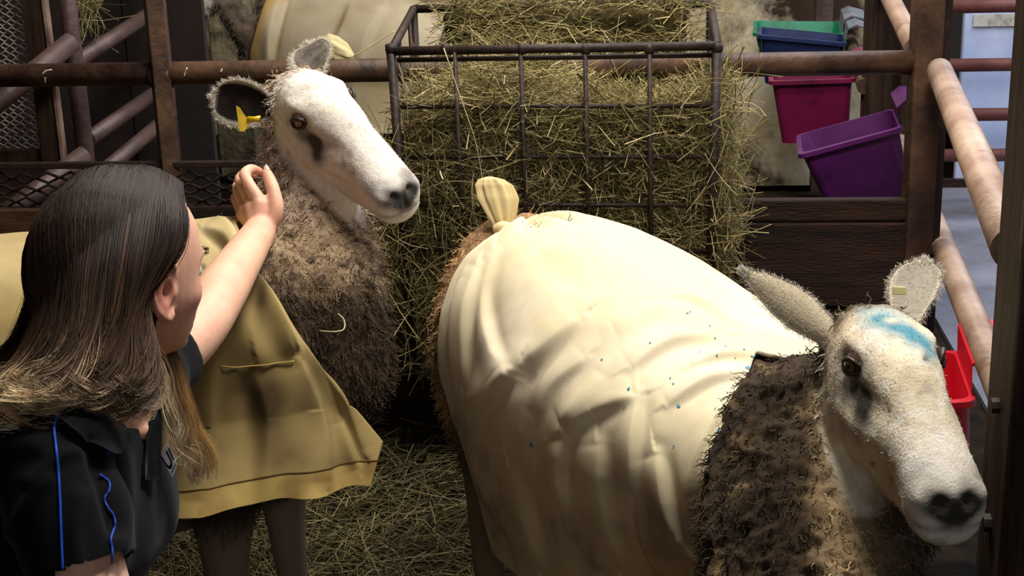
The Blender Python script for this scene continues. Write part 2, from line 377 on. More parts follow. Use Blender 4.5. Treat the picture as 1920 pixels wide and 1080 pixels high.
for A, B in (((135, 78), (-60, 236)), ((160, 290), (-40, 440)), ):
    a_, b_ = atY(*A, 3.62), atY(*B, 3.36); pipe('near_rail', a_, b_, .026, M_MAUVE, sf)
for A, B in (((140, 118), (290, 20)), ((165, 262), (300, 168)), ((190, 325), (320, 216))):
    a_, b_ = atY(*A, 3.72), atY(*B, 4.3); pipe('far_rail', a_, b_, .0215, M_MAUVE, sf)
xm2 = atY(312, 150, 4.32)[0]
V, F = tubegeo([(xm2, 4.32, 0), (xm2, 4.32, 1.5)], .022, 12); MB().add(V, F).build('post', M_MAUVE, sf, smooth=True)

# ================================================================ right: side fence towards the camera, gate, posts
side = empty('passage_fence', (.6, 3, 0), 'worn pipe fence along the grey passage, running towards the right front post', 'fence')
zA = .886; A0, A1 = atZ(1763, 135, zA), atZ(1880, 420, zA); dA = (A1-A0)/np.linalg.norm(A1-A0)
pipe('top_rail', A0-dA*.02, A1+dA*.12, .0265, M_RUSTL, side)
zB = .4686; B0, B1 = atZ(1702, 300, zB), atZ(1822, 592, zB); dB = (B1-B0)/np.linalg.norm(B1-B0)
pipe('lower_rail', B0-dB*.45, B1+dB*.75, .028, M_RUSTL, side)
zU = .65; U0, U1 = atZ(1618, 150, zU), atZ(1592, 70, zU); dU = (U1-U0)/np.linalg.norm(U1-U0)
pipe('upper_back_rail', U0-dU*.12, U0+dU*((5.86-U0[1])/dU[1]), .024, M_RUST, side)
def onU(Y): return U0+dU*((Y-U0[1])/dU[1])
C0, C1 = atY(1650, -40, 4.6), atY(1716, 90, 3.6); pipe('brace_rail', C0, C1, .026, M_RUSTL, side)
def onB(Y): t = (Y-B0[1])/dB[1]; return B0+dB*t
tp = atY(1640, 250, 4.42); post(tp[0], 4.42, 0, 1.6, .075, .06, .25, M_WOODV, 'timber_post', side)
tp = atY(1682, 250, 4.5); post(tp[0]+.01, 4.5, 0, 1.6, .05, .09, .2, M_WOODV, 'timber_post', side)
tp = atY(1545, 10, 5.8); post(tp[0], 5.8, 0, 1.6, .065, .06, 0, M_MAUVE, 'timber_post', side)
gate = empty('passage_gate', (1.3, 5.3, 0), 'reddish-brown pipe gate in front of the pale blue wall', 'gate')
for y in (12, 122, 215, 291):
    q = atY(1820, y, 5.3); pipe('gate_rail', (.93, 5.3, q[2]), (2.6, 5.3, q[2]), .0235, mat('red_brown_gate_paint', '#5a3434', '#7a4c48', 6, .45, .1, 60, c3='#3c2422', s3=5), gate)
for x in (.93, 2.6): pipe('gate_upright', (x, 5.3, .12), (x, 5.3, 1.35), .0235, MATS['red_brown_gate_paint'], gate)
fp = empty('front_timber_post', (.46, 1.66, 0), 'thick dark weathered timber post at the right edge, beside the sheep nose', 'post')
q = atY(1841, 1075, 1.72)
o = MB().add(*boxgeo((q[0]+.066, 1.66, .9), (.15, .12, 1.8))).build('timber', M_WOODV, fp, bevel=.006)
for y, r in ((760, .010), (980, .012)):
    q2 = atY(1852, y, 1.66); V, F = tubegeo([(q[0]-.006, 1.66, q2[2]), (q[0]-.018, 1.66, q2[2])], r, 8); MB().add(V, F).build('bolt', M_RUSTD, fp)

# ================================================================ troughs hung on the lower rail
def trough(name, Y, tilt, outw, along, deep, m, label, hookh=.09, mh=None, dz=0., on=None, dx=0.):
    hp_ = (on or onB)(Y); t = empty(name, tuple(hp_), label, 'trough', 'hook-over feed troughs')
    o0 = hp_+np.array([-dx, 0, .03+dz]); ay = dB*-1.; ax = -np.cross(ay, (0, 0, 1)); ax = ax/np.linalg.norm(ax)  # ax: away from the rail, into the pen
    if ax[0] > 0: ax = -ax
    up = np.array([0, 0, 1.]); c, s = math.cos(tilt), math.sin(tilt); ax2 = ax*c-up*s; up2 = up*c+ax*s
    def ring(x0, x1, y0, y1, z, r=.022, n=5):
        pts = []
        for cx, cy, a0 in ((x1-r, y1-r, 0), (x0+r, y1-r, 90), (x0+r, y0+r, 180), (x1-r, y0+r, 270)):
            for i in range(n): a = math.radians(a0+90*i/(n-1)); pts.append(o0+ax2*(cx+r*math.cos(a))+ay*(cy+r*math.sin(a))+up2*z)
        return pts
    h = along/2; tpx, tpy = outw*.13, along*.12; g = .03
    prof = [ring(g+tpx*.4, g+outw-tpx, -h+tpy, h-tpy, -deep), ring(g+.004, g+outw-.004, -h+.004, h-.004, -.014), ring(g-.006, g+outw+.008, -h-.008, h+.008, -.012), ring(g-.006, g+outw+.008, -h-.008, h+.008, 0),
            ring(g+.004, g+outw-.006, -h+.006, h-.006, .001), ring(g+tpx*.4+.006, g+outw-tpx-.006, -h+tpy+.006, h-tpy-.006, -deep+.008)]
    V = np.concatenate(prof); k = len(prof[0]); F = ringfaces(len(prof), k)
    MB().add(V, F).build('tub', m, t, smooth=False, bevel=0)
    # hook plate over the rail
    pw = along*.42; pr_ = [(g, .0), (g-.004, hookh*.55), (g-.03, hookh*.7), (g-.085, hookh*.55), (g-.092, hookh*.1)]
    VV = []; th = .006
    for sgn in (-1, 1):
        for x, z in pr_: VV.append(o0+ax2*x+ay*sgn*pw+up2*z)
        for x, z in pr_: VV.append(o0+ax2*(x-.0)+ay*sgn*pw+up2*(z-th))
    n = len(pr_); FF = []
    for i in range(n-1): FF += [(i, i+1, 2*n+i+1, 2*n+i), (n+i+1, n+i, 3*n+i, 3*n+i+1), (i, n+i, n+i+1, i+1), (2*n+i+1, 3*n+i+1, 3*n+i, 2*n+i)]
    FF += [(0, 2*n, 3*n, n), (n-1, 2*n-1, 4*n-1, 3*n-1)]
    MB().add(VV, FF).build('hook', mh or m, t)
    return t, (o0, ax2, ay, up2)
def plastic(n, c1, c2, c3): return mat(n, c1, c2, 6, .42, .06, 50, c3=c3, s3=7, t3=(.56, .72), spec=.5)
P_PUR = plastic('purple_plastic', '#44124a', '#5c1c62', '#2c0c30'); P_MAG = plastic('magenta_plastic', '#640c38', '#7a1246', '#400822')
P_GRE = plastic('green_plastic', '#0a6a4c', '#107c5a', '#0a3024'); P_NAV = plastic('navy_plastic', '#141e44', '#1c2c58', '#0c1228'); P_RED = plastic('red_plastic', '#d0102c', '#e02038', '#9c0c20')
P_GRY = mat('chalky_plastic', '#5a5a66', '#80808c', 8, .6, .1, 40, c3='#1c7a6a', s3=6, t3=(.52, .6))
trough('feed_trough', 4.08, .28, .27, .27, .20, P_PUR, 'purple plastic trough tilted on its hook, nearest the right fence post', dz=.125, dx=.02)
trough('feed_trough', 4.62, .03, .245, .25, .20, P_MAG, 'magenta plastic trough hanging level under the right rail, beside the purple one', on=onU, dz=-.02)
trough('feed_trough', 5.22, -.10, .29, .22, .17, P_NAV, 'dark navy trough just behind the right rail, in front of the green one', mh=P_GRY, on=onU)
trough('feed_trough', 5.54, -.02, .31, .36, .17, P_GRE, 'green plastic trough farthest back above the right rail', mh=P_GRY, on=onU)
t, (o0, ax2, ay, up2) = trough('feed_trough', 2.62, .1, .17, .26, .26, P_RED, 'bright red plastic trough hanging behind the head of the sheep with blue paint', hookh=.11, dz=-.09)
# ================================================================ hay feeder cage
CF, CB = 3.0, 3.42
feeder = empty('hay_feeder', (-.22, CF, .3), 'rusty welded wire hay feeder hung over the rail between the sheep', 'hay feeder')
fl_, fr_ = atY(733, 92, CF), atY(1345, 90, CF); zt = (fl_[2]+fr_[2])/2; xL, xR = fl_[0], fr_[0]
bl_, br_ = atY(775, 13, CB), atY(1332, 10, CB); zk = (bl_[2]+br_[2])/2; xBL, xBR = bl_[0], br_[0]; ZB = .30
def bar(name, a, b, r, m=M_RUSTD, k=8): return pipe(name, np.asarray(a, float), np.asarray(b, float), r, m, feeder, k)
bar('top_bar', (xL, CF, zt), (xR, CF, zt), .0095); bar('top_bar', (xL+.01, CF+.012, zt-.02), (xR-.01, CF+.012, zt-.02), .0055)
bar('top_bar', (xBL, CB, zk), (xBR, CB, zk), .0095)
bar('end_bar', (xL, CF, zt), (xBL, CB, zk), .0095); bar('end_bar', (xR, CF, zt), (xBR, CB, zk), .0095)
bar('corner_bar', (xL, CF, zt+.005), (xL+.012, CF, ZB), .0095); bar('corner_bar', (xR, CF, zt+.005), (xR-.012, CF, ZB), .0095)
bar('corner_bar', (xL-.012, CF+.03, zt+.01), (xL+.006, CF+.04, .72), .006)
bar('corner_bar', (xBL, CB, zk), (xBL, CB, ZB+.05), .0095); bar('corner_bar', (xBR, CB, zk), (xBR, CB, ZB+.05), .0095)
for px in (855, 978, 1098, 1218):
    x = atY(px, 150, CF)[0]; bar('wire', (x, CF-.004, zt), (x+.004, CF-.004, ZB), .0048)
for py in (200, 295, 385, 470):
    z = atY(1040, py, CF)[2]; bar('cross_wire', (xL, CF+.004, z+.003), (xR, CF+.004, z-.003), .0048)
for yy in (CF+.14, CF+.28):
    zz = zt+(zk-zt)*(yy-CF)/(CB-CF)
    bar('wire', (xL+(xBL-xL)*.35, yy, zz), (xL+.01, yy, ZB), .0045); bar('wire', (xR-.004, yy, zz), (xR-.01, yy, ZB), .0045)
for py in (200, 295, 385):
    z = atY(1040, py, CF)[2]; bar('cross_wire', (xL+.004, CF, z), (xL+.01, CB, z), .0045); bar('cross_wire', (xR-.004, CF, z), (xBR, CB, z), .0045)
for px in (950, 1110):
    q = atY(px, 15, CB-.01); MB().add(*boxgeo(q, (.034, .014, .018))).build('clip', M_RUSTD, feeder, bevel=.002)
for x, y, yy in ((733, 92, CF), (1345, 90, CF), (835, 92, CF), (978, 92, CF), (1098, 92, CF), (1218, 92, CF)):
    q = atY(x, y, yy); V, F = tubegeo([q+np.array([0, 0, .011]), q-np.array([0, 0, .011])], [.008, .012, .012, .008], 8, 4); MB().add(V, F).build('weld_knot', M_RUSTD, feeder, smooth=True)

# ================================================================ hay
M_HAY = mat('dry_hay', attr=True, var=.12, scale=60, rough=.75, spec=.25)
HAYC = np.array([srgb(c) for c in ('#b3a06a', '#cdbb86', '#8f8450', '#a09a62', '#7c7446', '#dccb98', '#94805a', '#6e6a40')])
def hay_colors(n, dark=1.): return HAYC[rng.integers(0, len(HAYC), n)]*(rng.uniform(.5, 1.15, n)*dark)[:, None]
def hay_stems(C, D, L, bend=.25, r=.00095, M=4, k=3):
    """C centres (N,3), D unit directions, L lengths"""
    n = len(C); t = np.linspace(-.5, .5, M)
    side = rng.normal(size=(n, 3)); side -= D*(side*D).sum(1, keepdims=True); side /= np.linalg.norm(side, axis=1, keepdims=True)
    b = rng.normal(size=n)*bend
    P = C[:, None]+D[:, None]*(L[:, None]*t[None])[..., None]+side[:, None]*((b*L)[:, None]*(t[None]**2-.08)*2)[..., None]
    return P, np.full(n, r)*rng.uniform(.6, 1.5, n)
def unit(v): return v/np.maximum(np.linalg.norm(v, axis=-1, keepdims=True), 1e-9)
# core mass (a rough flaked block) and the stems over it
x0, x1 = xL+.045, xR-.035
def hay_top(x, y): return .835+.235*sstep(CF+.20, CB-.04, y)+.012*np.sin(x*13)+.085*np.exp(-((x+.30)/.17)**2)*np.exp(-((y-CF-.17)/.14)**2)
geo = []
for i in range(5):
    z0 = .22+i*.125
    geo.append(boxgeo(((x0+x1)/2+.01*(i % 2), (CF+CB)/2+.02, z0+.06), (x1-x0-.03, CB-CF-.07, .118)))
V, F = boxgeo(((x0+x1)/2, CB-.075, .93), (x1-x0-.04, .11, .16)); geo.append((V, F))
V, F = fuse(geo, .012, 6); Nn = normals(V, F); V = V+Nn*(fbm(V, 22, 3, 3)*.018)[:, None]
bale = empty('hay_bale', (-.22, 3.2, .25), 'loose hay packed inside the wire feeder', 'hay')
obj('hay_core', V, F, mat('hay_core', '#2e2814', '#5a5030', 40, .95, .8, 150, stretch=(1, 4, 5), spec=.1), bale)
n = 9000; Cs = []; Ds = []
k = n  # front face
x = rng.uniform(x0-.02, x1+.02, k); z = rng.uniform(.26, .86, k); y = CF+.03+rng.uniform(-.022, .035, k)-.012*fbm(np.stack([x, z, z*0], -1), 9, 2, 8)
Cs.append(np.stack([x, y, z], -1)); dd = np.stack([rng.normal(size=k), rng.normal(size=k)*.3, rng.normal(size=k)*.62], -1); Ds.append(dd)
k = 5200  # top slope
x = rng.uniform(x0+.03, x1+.01, k); y = rng.uniform(CF+.01, CB-.02, k); z = hay_top(x, y)+rng.uniform(-.035, .016, k)
Cs.append(np.stack([x, y, z], -1)); Ds.append(np.stack([rng.normal(size=k), rng.normal(size=k)*.5, rng.normal(size=k)*.28], -1))
k = 1500  # right end bulging through the wires
x = xR+rng.normal(size=k)*.018-.008; y = rng.uniform(CF, CF+.3, k); z = rng.uniform(.42, .90, k); x += .02*np.exp(-((z-.62)/.16)**2)
Cs.append(np.stack([x, y, z], -1)); Ds.append(np.stack([rng.normal(size=k)*.6, rng.normal(size=k)*.6, rng.normal(size=k)], -1))
k = 900   # left end
x = x0-.01+rng.normal(size=k)*.02; y = rng.uniform(CF, CF+.3, k); z = rng.uniform(.3, .9, k)
Cs.append(np.stack([x, y, z], -1)); Ds.append(np.stack([rng.normal(size=k)*.4, rng.normal(size=k)*.6, rng.normal(size=k)], -1))
Cc = np.concatenate(Cs); Dd = unit(np.concatenate(Ds)); Ll = rng.uniform(.04, .17, len(Cc))
P, w = hay_stems(Cc, Dd, Ll, .35)
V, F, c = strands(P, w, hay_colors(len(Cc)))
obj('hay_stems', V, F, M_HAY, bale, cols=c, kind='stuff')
# broad leaf blades among the stems
k = 1100; sel = rng.choice(len(Cc), k, False)
P, w = hay_stems(Cc[sel]+rng.normal(size=(k, 3))*.01, unit(Dd[sel]+rng.normal(size=(k, 3))*.3), rng.uniform(.08, .20, k), .5, .0014)
V, F, c = strands(P, w, hay_colors(k, 1.1), k=2); obj('hay_blades', V, F, M_HAY, bale, cols=c, kind='stuff')
# long wisps hanging out of the cage, below the left side and at the right
def wisps(n, xr, zr, yr, Lr, dirz, name, label, dark=1.):
    C = np.stack([rng.uniform(*xr, n), rng.uniform(*yr, n), rng.uniform(*zr, n)], -1)
    D = unit(np.stack([rng.normal(size=n)*.5, rng.normal(size=n)*.4, dirz+rng.normal(size=n)*.4], -1))
    P, w = hay_stems(C, D, rng.uniform(*Lr, n), .7, .0012, 7); V, F, c = strands(P, w, hay_colors(n, dark))
    o = obj(name, V, F, M_HAY, None, cols=c, kind='stuff'); tag(o, label, 'hay'); return o
wisps(760, (xL-.06, xL+.18), (.34, .74), (CF-.05, CF+.15), (.08, .22), -.8, 'hanging_hay', 'dark tangled hay hanging below the left side of the feeder', .8)
wisps(170, (xR-.03, xR+.05), (.50, .90), (CF-.04, CF+.2), (.08, .2), -.6, 'stray_hay', 'pale hay wisps sticking out of the right end of the feeder')
wisps(120, (atY(150, 20, 3.9)[0], atY(178, 20, 3.9)[0]), (.92, 1.12), (3.85, 3.95), (.08, .18), -.9, 'hanging_hay', 'small tuft of hay hanging beside the mauve pipe post at top left', .9)
# the one long stalk hanging down the front
a = np.array([atY(832, 90, CF-.02), atY(866, 190, CF-.03), atY(890, 260, CF-.035), atY(902, 320, CF-.03), atY(904, 345, CF-.03)])
V, F = tubegeo(a, [.0012, .001], 5, 16); o = MB().add(V, F).build('hay_stalk', mat('pale_hay', '#c8b880', '#d8cb9c', 30, .7), smooth=True); tag(o, 'single long pale hay stalk hanging down the front of the feeder', 'hay')
for pts_, lab in (([(662, 106, 3.02), (700, 84, 3.0), (740, 58, 2.98)], 'bent pale hay stalk reaching left from the top corner of the feeder'), ([(598, 620, 2.335), (622, 622, 2.325), (644, 618, 2.33), (645, 600, 2.34), (634, 588, 2.345)], 'curled yellow straw caught in the chest wool of the tagged sheep')):
    V, F = tubegeo([atD(*p_) for p_ in pts_], [.0011, .0014, .001], 5, 16); o = MB().add(V, F).build('hay_stalk', MATS['pale_hay'], smooth=True); tag(o, lab, 'hay')
# litter on the pen floor
def floor_litter(n, xr, yr, name, label, h=.03, dark=.9):
    x = rng.uniform(*xr, n); y = rng.uniform(*yr, n); z = np.abs(rng.normal(size=n))*h*.5+.0
    D = unit(np.stack([rng.normal(size=n), rng.normal(size=n), rng.normal(size=n)*.18], -1))
    P, w = hay_stems(np.stack([x, y, z], -1), D, rng.uniform(.05, .22, n), .4, .0014, 4)
    P[..., 2] = np.maximum(P[..., 2], .001)
    V, F, c = strands(P, w, hay_colors(n, dark)); o = obj(name, V, F, M_HAY, None, cols=c, kind='stuff'); return tag(o, label, 'hay')
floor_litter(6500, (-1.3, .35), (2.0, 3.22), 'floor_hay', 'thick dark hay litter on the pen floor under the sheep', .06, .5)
floor_litter(1500, (-3, .6), (.2, 1.97), 'floor_hay', 'thinner hay litter on the floor towards the front of the pen', .03, .6)
floor_litter(1600, (-2.2, -.6), (3.4, 4.4), 'floor_hay', 'scattered hay behind the expanded metal strip', .1, 1.)
# ================================================================ sheep
def rotm(rz, ry, rx):
    cz, sz, cy, sy, cx, sx = math.cos(rz), math.sin(rz), math.cos(ry), math.sin(ry), math.cos(rx), math.sin(rx)
    return np.array([[cz, -sz, 0], [sz, cz, 0], [0, 0, 1]])@np.array([[cy, 0, sy], [0, 1, 0], [-sy, 0, cy]])@np.array([[1, 0, 0], [0, cx, -sx], [0, sx, cx]])
#        x      half-w  top    bottom
HEADS = [(-.135, .030, .010, -.050), (-.115, .052, .036, -.095), (-.08, .061, .052, -.135), (-.045, .065, .060, -.158), (-.01, .065, .059, -.160), (.03, .0590, .050, -.153),
         (.07, .0530, .035, -.143), (.11, .0480, .015, -.134), (.15, .0440, -.008, -.126), (.18, .0450, -.026, -.1255), (.203, .0410, -.041, -.1215), (.216, .030, -.053, -.111), (.222, .014, -.068, -.095)]
def head_geo(Rm, p, s=1.):
    secs = []
    for x, w, t, b in HEADS:
        z = (t+b)/2+.012*(t-b)/.18; secs.append(((x, 0, z), (0, w, 0), (0, 0, t-z), (0, 0, b-z)))
    V, F = loftgeo(secs, 60, 44, 2.35)
    return (V*s)@Rm.T+p, F
EYE = np.array([.004, .0585, .016])
def brush(L, c, r, d, amt, sym=True, power=1.):
    out = np.zeros_like(L)
    for sg in ((1, -1) if sym else (1,)):
        c2 = np.array(c)*np.array([1, sg, 1]); d2 = np.array(d)*np.array([1, sg, 1])
        q = (((L-c2)/np.array(r))**2).sum(1); w = np.exp(-q**power); out += w[:, None]*d2*amt
    return out
def sculpt_head(L):
    L = L.copy()
    side = lambda c, r, a: brush(L, c, r, (0, 1, 0), a)
    L += brush(L, (-.004, .056, .040), (.026, .016, .012), (.1, .8, .45), .0115)      # brow ridge
    L += brush(L, (.006, .062, .014), (.021, .02, .0135), (0, -1, 0), .0095)            # socket
    L += brush(L, (.034, .053, -.004), (.030, .018, .012), (0, -1, 0), .0050)           # tear trough
    L += brush(L, (.040, .052, -.046), (.055, .02, .013), (0, 1, 0), .0090)             # cheek crest
    L += brush(L, (.095, .047, -.080), (.042, .02, .024), (0, -1, 0), .0115)
    L += brush(L, (.085, .045, -.005), (.055, .02, .016), (0, -1, 0), .0055)          # side of the nose
    L += brush(L, (.035, .0, .055), (.04, .02, .02), (0, 0, -1), .004, False)           # stop
    L += brush(L, (.06, .045, -.125), (.05, .02, .018), (0, -1, .6), .008)            # under the jaw bone           # hollow behind the mouth
    L += brush(L, (-.040, .058, -.085), (.040, .02, .045), (0, 1, 0), .0100)           # jaw muscle
    L += brush(L, (.07, 0, .04), (.06, .03, .03), (0, 0, 1), .006, False)               # roman nose
    L += brush(L, (.203, .027, -.060), (.016, .012, .013), (.2, 1, .2), .0075)          # nostril wings
    L += brush(L, (.214, .0165, -.062), (.0085, .006, .0075), (-1, -.25, .1), .0145)   # nostrils
    L += brush(L, (.204, .0255, -.054), (.0085, .0065, .0045), (-.5, -1, .1), .0075)   # nostril comma
    L += brush(L, (.222, .0, -.078), (.012, .003, .013), (-1, 0, 0), .005, False)      # philtrum
    for x in np.linspace(.115, .205, 10):                                                # mouth line
        t = (x-.115)/.09; L += brush(L, (x, .040-.012*t, -.083-.009*t*t), (.007, .02, .0034), (0, -1, 0), .0030*(.5+t*.5))
    L += brush(L, (.216, 0, -.093), (.012, .026, .0036), (-1, 0, 0), .0055, False)
    L += brush(L, (.185, .028, -.076), (.02, .012, .008), (.1, 1, 0), .0035)           # upper lip
    L += brush(L, (.19, 0, -.113), (.018, .022, .01), (.3, 0, -1), .004, False)         # chin
    return L
def eye_part(parent, Rm, p, s, sg, aim=(.42, .9, .06)):
    c = EYE*np.array([1, sg, 1]); c = c-np.array([0, sg*.0150, 0]); r = .0178
    a = np.array(aim)*np.array([1, sg, 1]); a /= np.linalg.norm(a); _, sd, up = frame_from(a)
    n, k = 18, 28; V = []; C = []
    for i in range(n):
        th = math.pi*.62*i/(n-1)
        for j in range(k):
            ph = 2*math.pi*j/k; dv = a*math.cos(th)+(sd*math.cos(ph)+up*math.sin(ph))*math.sin(th)
            V.append(c+dv*r*(1+.05*max(0, math.cos(th)-.75)*4))
            x_, y_ = math.sin(th)*math.cos(ph), math.sin(th)*math.sin(ph)
            if (x_/.34)**2+(y_/.15)**2 < 1: C.append(srgb('#050505'))
            elif math.hypot(x_, y_) < .50: C.append(srgb('#7a5a26'))
            elif math.hypot(x_, y_) < .58: C.append(srgb('#1c120a'))
            else: C.append(srgb('#4a3a30'))
    F = ringfaces(n, k, cap=False)
    o = obj('eye', (np.array(V)*s)@Rm.T+p, F, mat('wet_eye', attr=True, rough=.06, spec=.8), parent, cols=np.array(C))
    # lids: two thick arcs hugging the ball
    for sgn, op in ((1, .50), (-1, .52)):
        pts = []
        for t in np.linspace(-1, 1, 15):
            x_ = t*.92; y_ = sgn*op*math.cos(t*math.pi/2)**.8+.10*t*(-1)
            z_ = math.sqrt(max(0, 1-min(.99, x_*x_*.8+y_*y_)))
            pts.append(c+(sd*x_*1.0+up*y_+a*z_)*r*1.04)
        V, F = tubegeo(np.array(pts)@np.eye(3), [.0012, .0030, .0034, .0030, .0012], 8, 30)
        obj('eyelid', (np.array(V)*s)@Rm.T+p, F, mat('dark_eyelid', '#1c1512', '#3a2e28', 40, .45, .2, 200), parent)
def ear_geo(base, tip, face, L, W, cup=.5, curl=0., prof=None, thick=.005, n=26, m=17, sweep=0.):
    """cupped ear leaf; face = direction the hollow looks to. returns V,F,uv,inner mask"""
    base = np.array(base, float); ax = np.array(tip, float)-base; ax /= np.linalg.norm(ax)
    f = np.array(face, float); f -= ax*(f@ax); f /= np.linalg.norm(f); sd = np.cross(ax, f)
    u = np.linspace(0, 1, n); prof = prof or [(.0, .50), (.15, .58), (.35, .86), (.55, 1.), (.72, .95), (.86, .72), (.95, .42), (1., .05)]
    wv = np.interp(u, [p_[0] for p_ in prof], [p_[1] for p_ in prof]); wv = np.convolve(np.pad(wv, 1, 'edge'), [.25, .5, .25], 'valid'); wv[-1] = .04
    v = np.linspace(-1, 1, m); cupu = cup*(1-.55*u)
    V = []
    for lay in (0, 1):
        for i in range(n):
            ph = v*cupu[i]*1.5
            rad = W*wv[i]/2/max(cupu[i]*1.5, .05)
            xs = rad*np.sin(ph); zs = rad*(1-np.cos(ph))
            c = base+ax*L*u[i]+f*(curl*L*u[i]**2)+sd*(sweep*L*u[i]**2)
            t = thick*(1-.55*u[i])*(1-.5*v**2)
            V.append(c+sd[None]*xs[:, None]+f[None]*(zs-(t if lay else 0*t))[:, None])
    V = np.concatenate(V); q = grid_quads(n, m); F = [tuple(r) for r in q]+[tuple(r[::-1]+n*m) for r in q]
    for i in range(n-1):
        for j in (0, m-1):
            a_, b_ = i*m+j, (i+1)*m+j; F.append((a_, b_, b_+n*m, a_+n*m))
    for j in range(m-1):
        for i in (0, n-1):
            a_, b_ = i*m+j, i*m+j+1; F.append((a_, b_, b_+n*m, a_+n*m))
    U, Vv = np.meshgrid(u, v, indexing='ij'); uv = np.stack([U, Vv], -1).reshape(-1, 2); uv = np.vstack([uv, uv]); inner = np.arange(len(V)) < n*m
    return V, np.array(F), uv, inner
def leg_geo(top, knee, fet, foot, r=(.055, .032, .024, .027), fwd=(1, 0, 0)):
    V1 = tubegeo([top, knee, fet, foot], list(r), 12, 22)
    f = np.array(fwd, float); foot = np.array(foot, float)
    V2 = loftgeo([(foot+f*-.012+np.array([0, 0, .052]), np.cross(f, (0, 0, 1))*.022, f*.026, -f*.026), (foot+f*.0+np.array([0, 0, .03]), np.cross(f, (0, 0, 1))*.026, f*.032, -f*.03),
                  (foot+f*.008+np.array([0, 0, .003]), np.cross(f, (0, 0, 1))*.028, f*.042, -f*.03)], 10, 14)
    return [V1, V2]
def mixc(C, c, w): return C*(1-w[:, None])+np.array(c)[None]*w[:, None]
M_FACE = mat('sheep_coat', attr=True, var=.10, scale=120, rough=.85, bump=.2, bscale=320, sheen=.05, spec=.15)
M_FUR = mat('sheep_hair', attr=True, rough=.8, spec=.2)
M_HORN = mat('hoof_horn', '#1c1814', '#3c342c', 20, .5)
def make_sheep(name, label, head, neck, body, legs, ears, paint, wool_amp=.007, voxel=.0048, lock=(48, 48, 19), nfur=13000, nwool=9000, woolcol=None, seed=1, wmask=None):
    p, ang, s = head; Rm = rotm(*[math.radians(a) for a in ang]); p = np.array(p, float)
    geos = [head_geo(Rm, p, s)]
    nk = [tuple(np.asarray(x, float) for x in sec) for sec in neck]; geos.append(loftgeo(nk, 34, 36))
    geos.append(loftgeo(body, 40, 40, 2.2))
    for lg in legs: geos += leg_geo(*lg)
    V, F = fuse(geos, voxel, 4)
    toL = lambda X: ((X-p)@Rm)/s
    L = toL(V); hw = sstep(-.06, .0, L[:, 0])  # only the face is sculpted
    hm = ((np.abs(L[:, 1]) < .1) & (L[:, 0] > -.12) & (L[:, 0] < .26) & (L[:, 2] > -.16) & (L[:, 2] < .12))
    V2 = V.copy(); V2[hm] = (sculpt_head(L[hm])*s)@Rm.T+p; V = V2
    N = normals(V, F); L = toL(V)
    # face weight: 1 on the bare face, 0 in the fleece
    hx = np.array([r_[0] for r_ in HEADS]); hb = np.interp(L[:, 0], hx, [r_[3] for r_ in HEADS]); hwid = np.interp(L[:, 0], hx, [r_[1] for r_ in HEADS])
    fn_ = fbm(V, 40, 2, seed+21)*.014
    face = sstep(-.105, -.055, L[:, 0]+.5*np.minimum(L[:, 2]+.03, 0)+fn_)*sstep(-.026, -.004, L[:, 2]-hb+fn_)*sstep(.022, .008, np.abs(L[:, 1])-hwid+fn_*.5)*(L[:, 0] < .3)
    legm = 1-sstep(.30, .38, V[:, 2]); wool = (1-face)*(1-legm)
    jit = noise(V, 16, seed)[:, None]*.02
    Q = V*np.array(lock)+jit*30
    ridg = 1-np.abs(noise(Q, 1., seed+3)); ridg2 = 1-np.abs(noise(Q, 2.1, seed+9))
    V = V+N*(wool*wool_amp*(1.3*ridg+.7*ridg2-1.1)+face*.0006*noise(V, 160, seed+5))[:, None]
    N = normals(V, F)
    C = paint(V, L, N, face, wool, legm)
    allV, allF, allC = [V], [np.asarray(F)], [C]; off = len(V); rims = []
    for e in ears:
        b, t, fc, EL, EW, cup, curl, sweep, prof, cfun = e
        bw = (np.array(b)*s)@Rm.T+p
        EV, EF, uv, inner = ear_geo(bw, t, fc, EL, EW, cup, curl, prof, sweep=sweep)
        EC = cfun(uv, inner, EV); allV.append(EV); allF.append(EF+off); allC.append(EC); off += len(EV); rims.append((EV, uv, inner, EC))
    Vt, Ct = np.concatenate(allV), np.concatenate(allC)
    root = empty(name, (float(body[2][0][0]), float(body[2][0][1]), 0), label, 'sheep')
    obj('body', Vt, allF, M_FACE, root, cols=Ct)
    for sg in (1, -1): eye_part(root, Rm, p, s, sg)
    # short hair over the face, longer on the ear rims, curly locks in the fleece
    Ps, Ws, Cc = [], [], []
    idx = np.nonzero((face > .5) & (L[:, 0] > -.13))[0]
    dn = np.linalg.norm(L[idx]-np.array([.004, .0585, .016])*np.where(L[idx, 1:2] < 0, [1, -1, 1], 1), axis=1); idx = idx[(dn > .021) & ~((L[idx, 0] > .188) & (L[idx, 2] > -.088) & (L[idx, 2] < -.045))]
    k = min(nfur, len(idx)*3); ii = rng.choice(idx, k); g = (np.array([-.75, 0, -.35]))@Rm.T
    d0 = unit(g[None]+N[ii]*.16+rng.normal(size=(k, 3))*.07); le = rng.uniform(.004, .008, k)*np.where(L[ii, 0] > .14, .5, 1); t = np.linspace(0, 1, 3)
    base = V[ii]+rng.normal(size=(k, 3))*.0015-N[ii]*.001
    Ps.append(base[:, None]+d0[:, None]*(le[:, None]*t)[..., None]-N[ii][:, None]*(le[:, None]*.25*t**2)[..., None]); Ws.append(np.full(k, .00022)); Cc.append(np.repeat((C[ii]*rng.uniform(.95, 1.25, k)[:, None])[:, None], 3, 1))
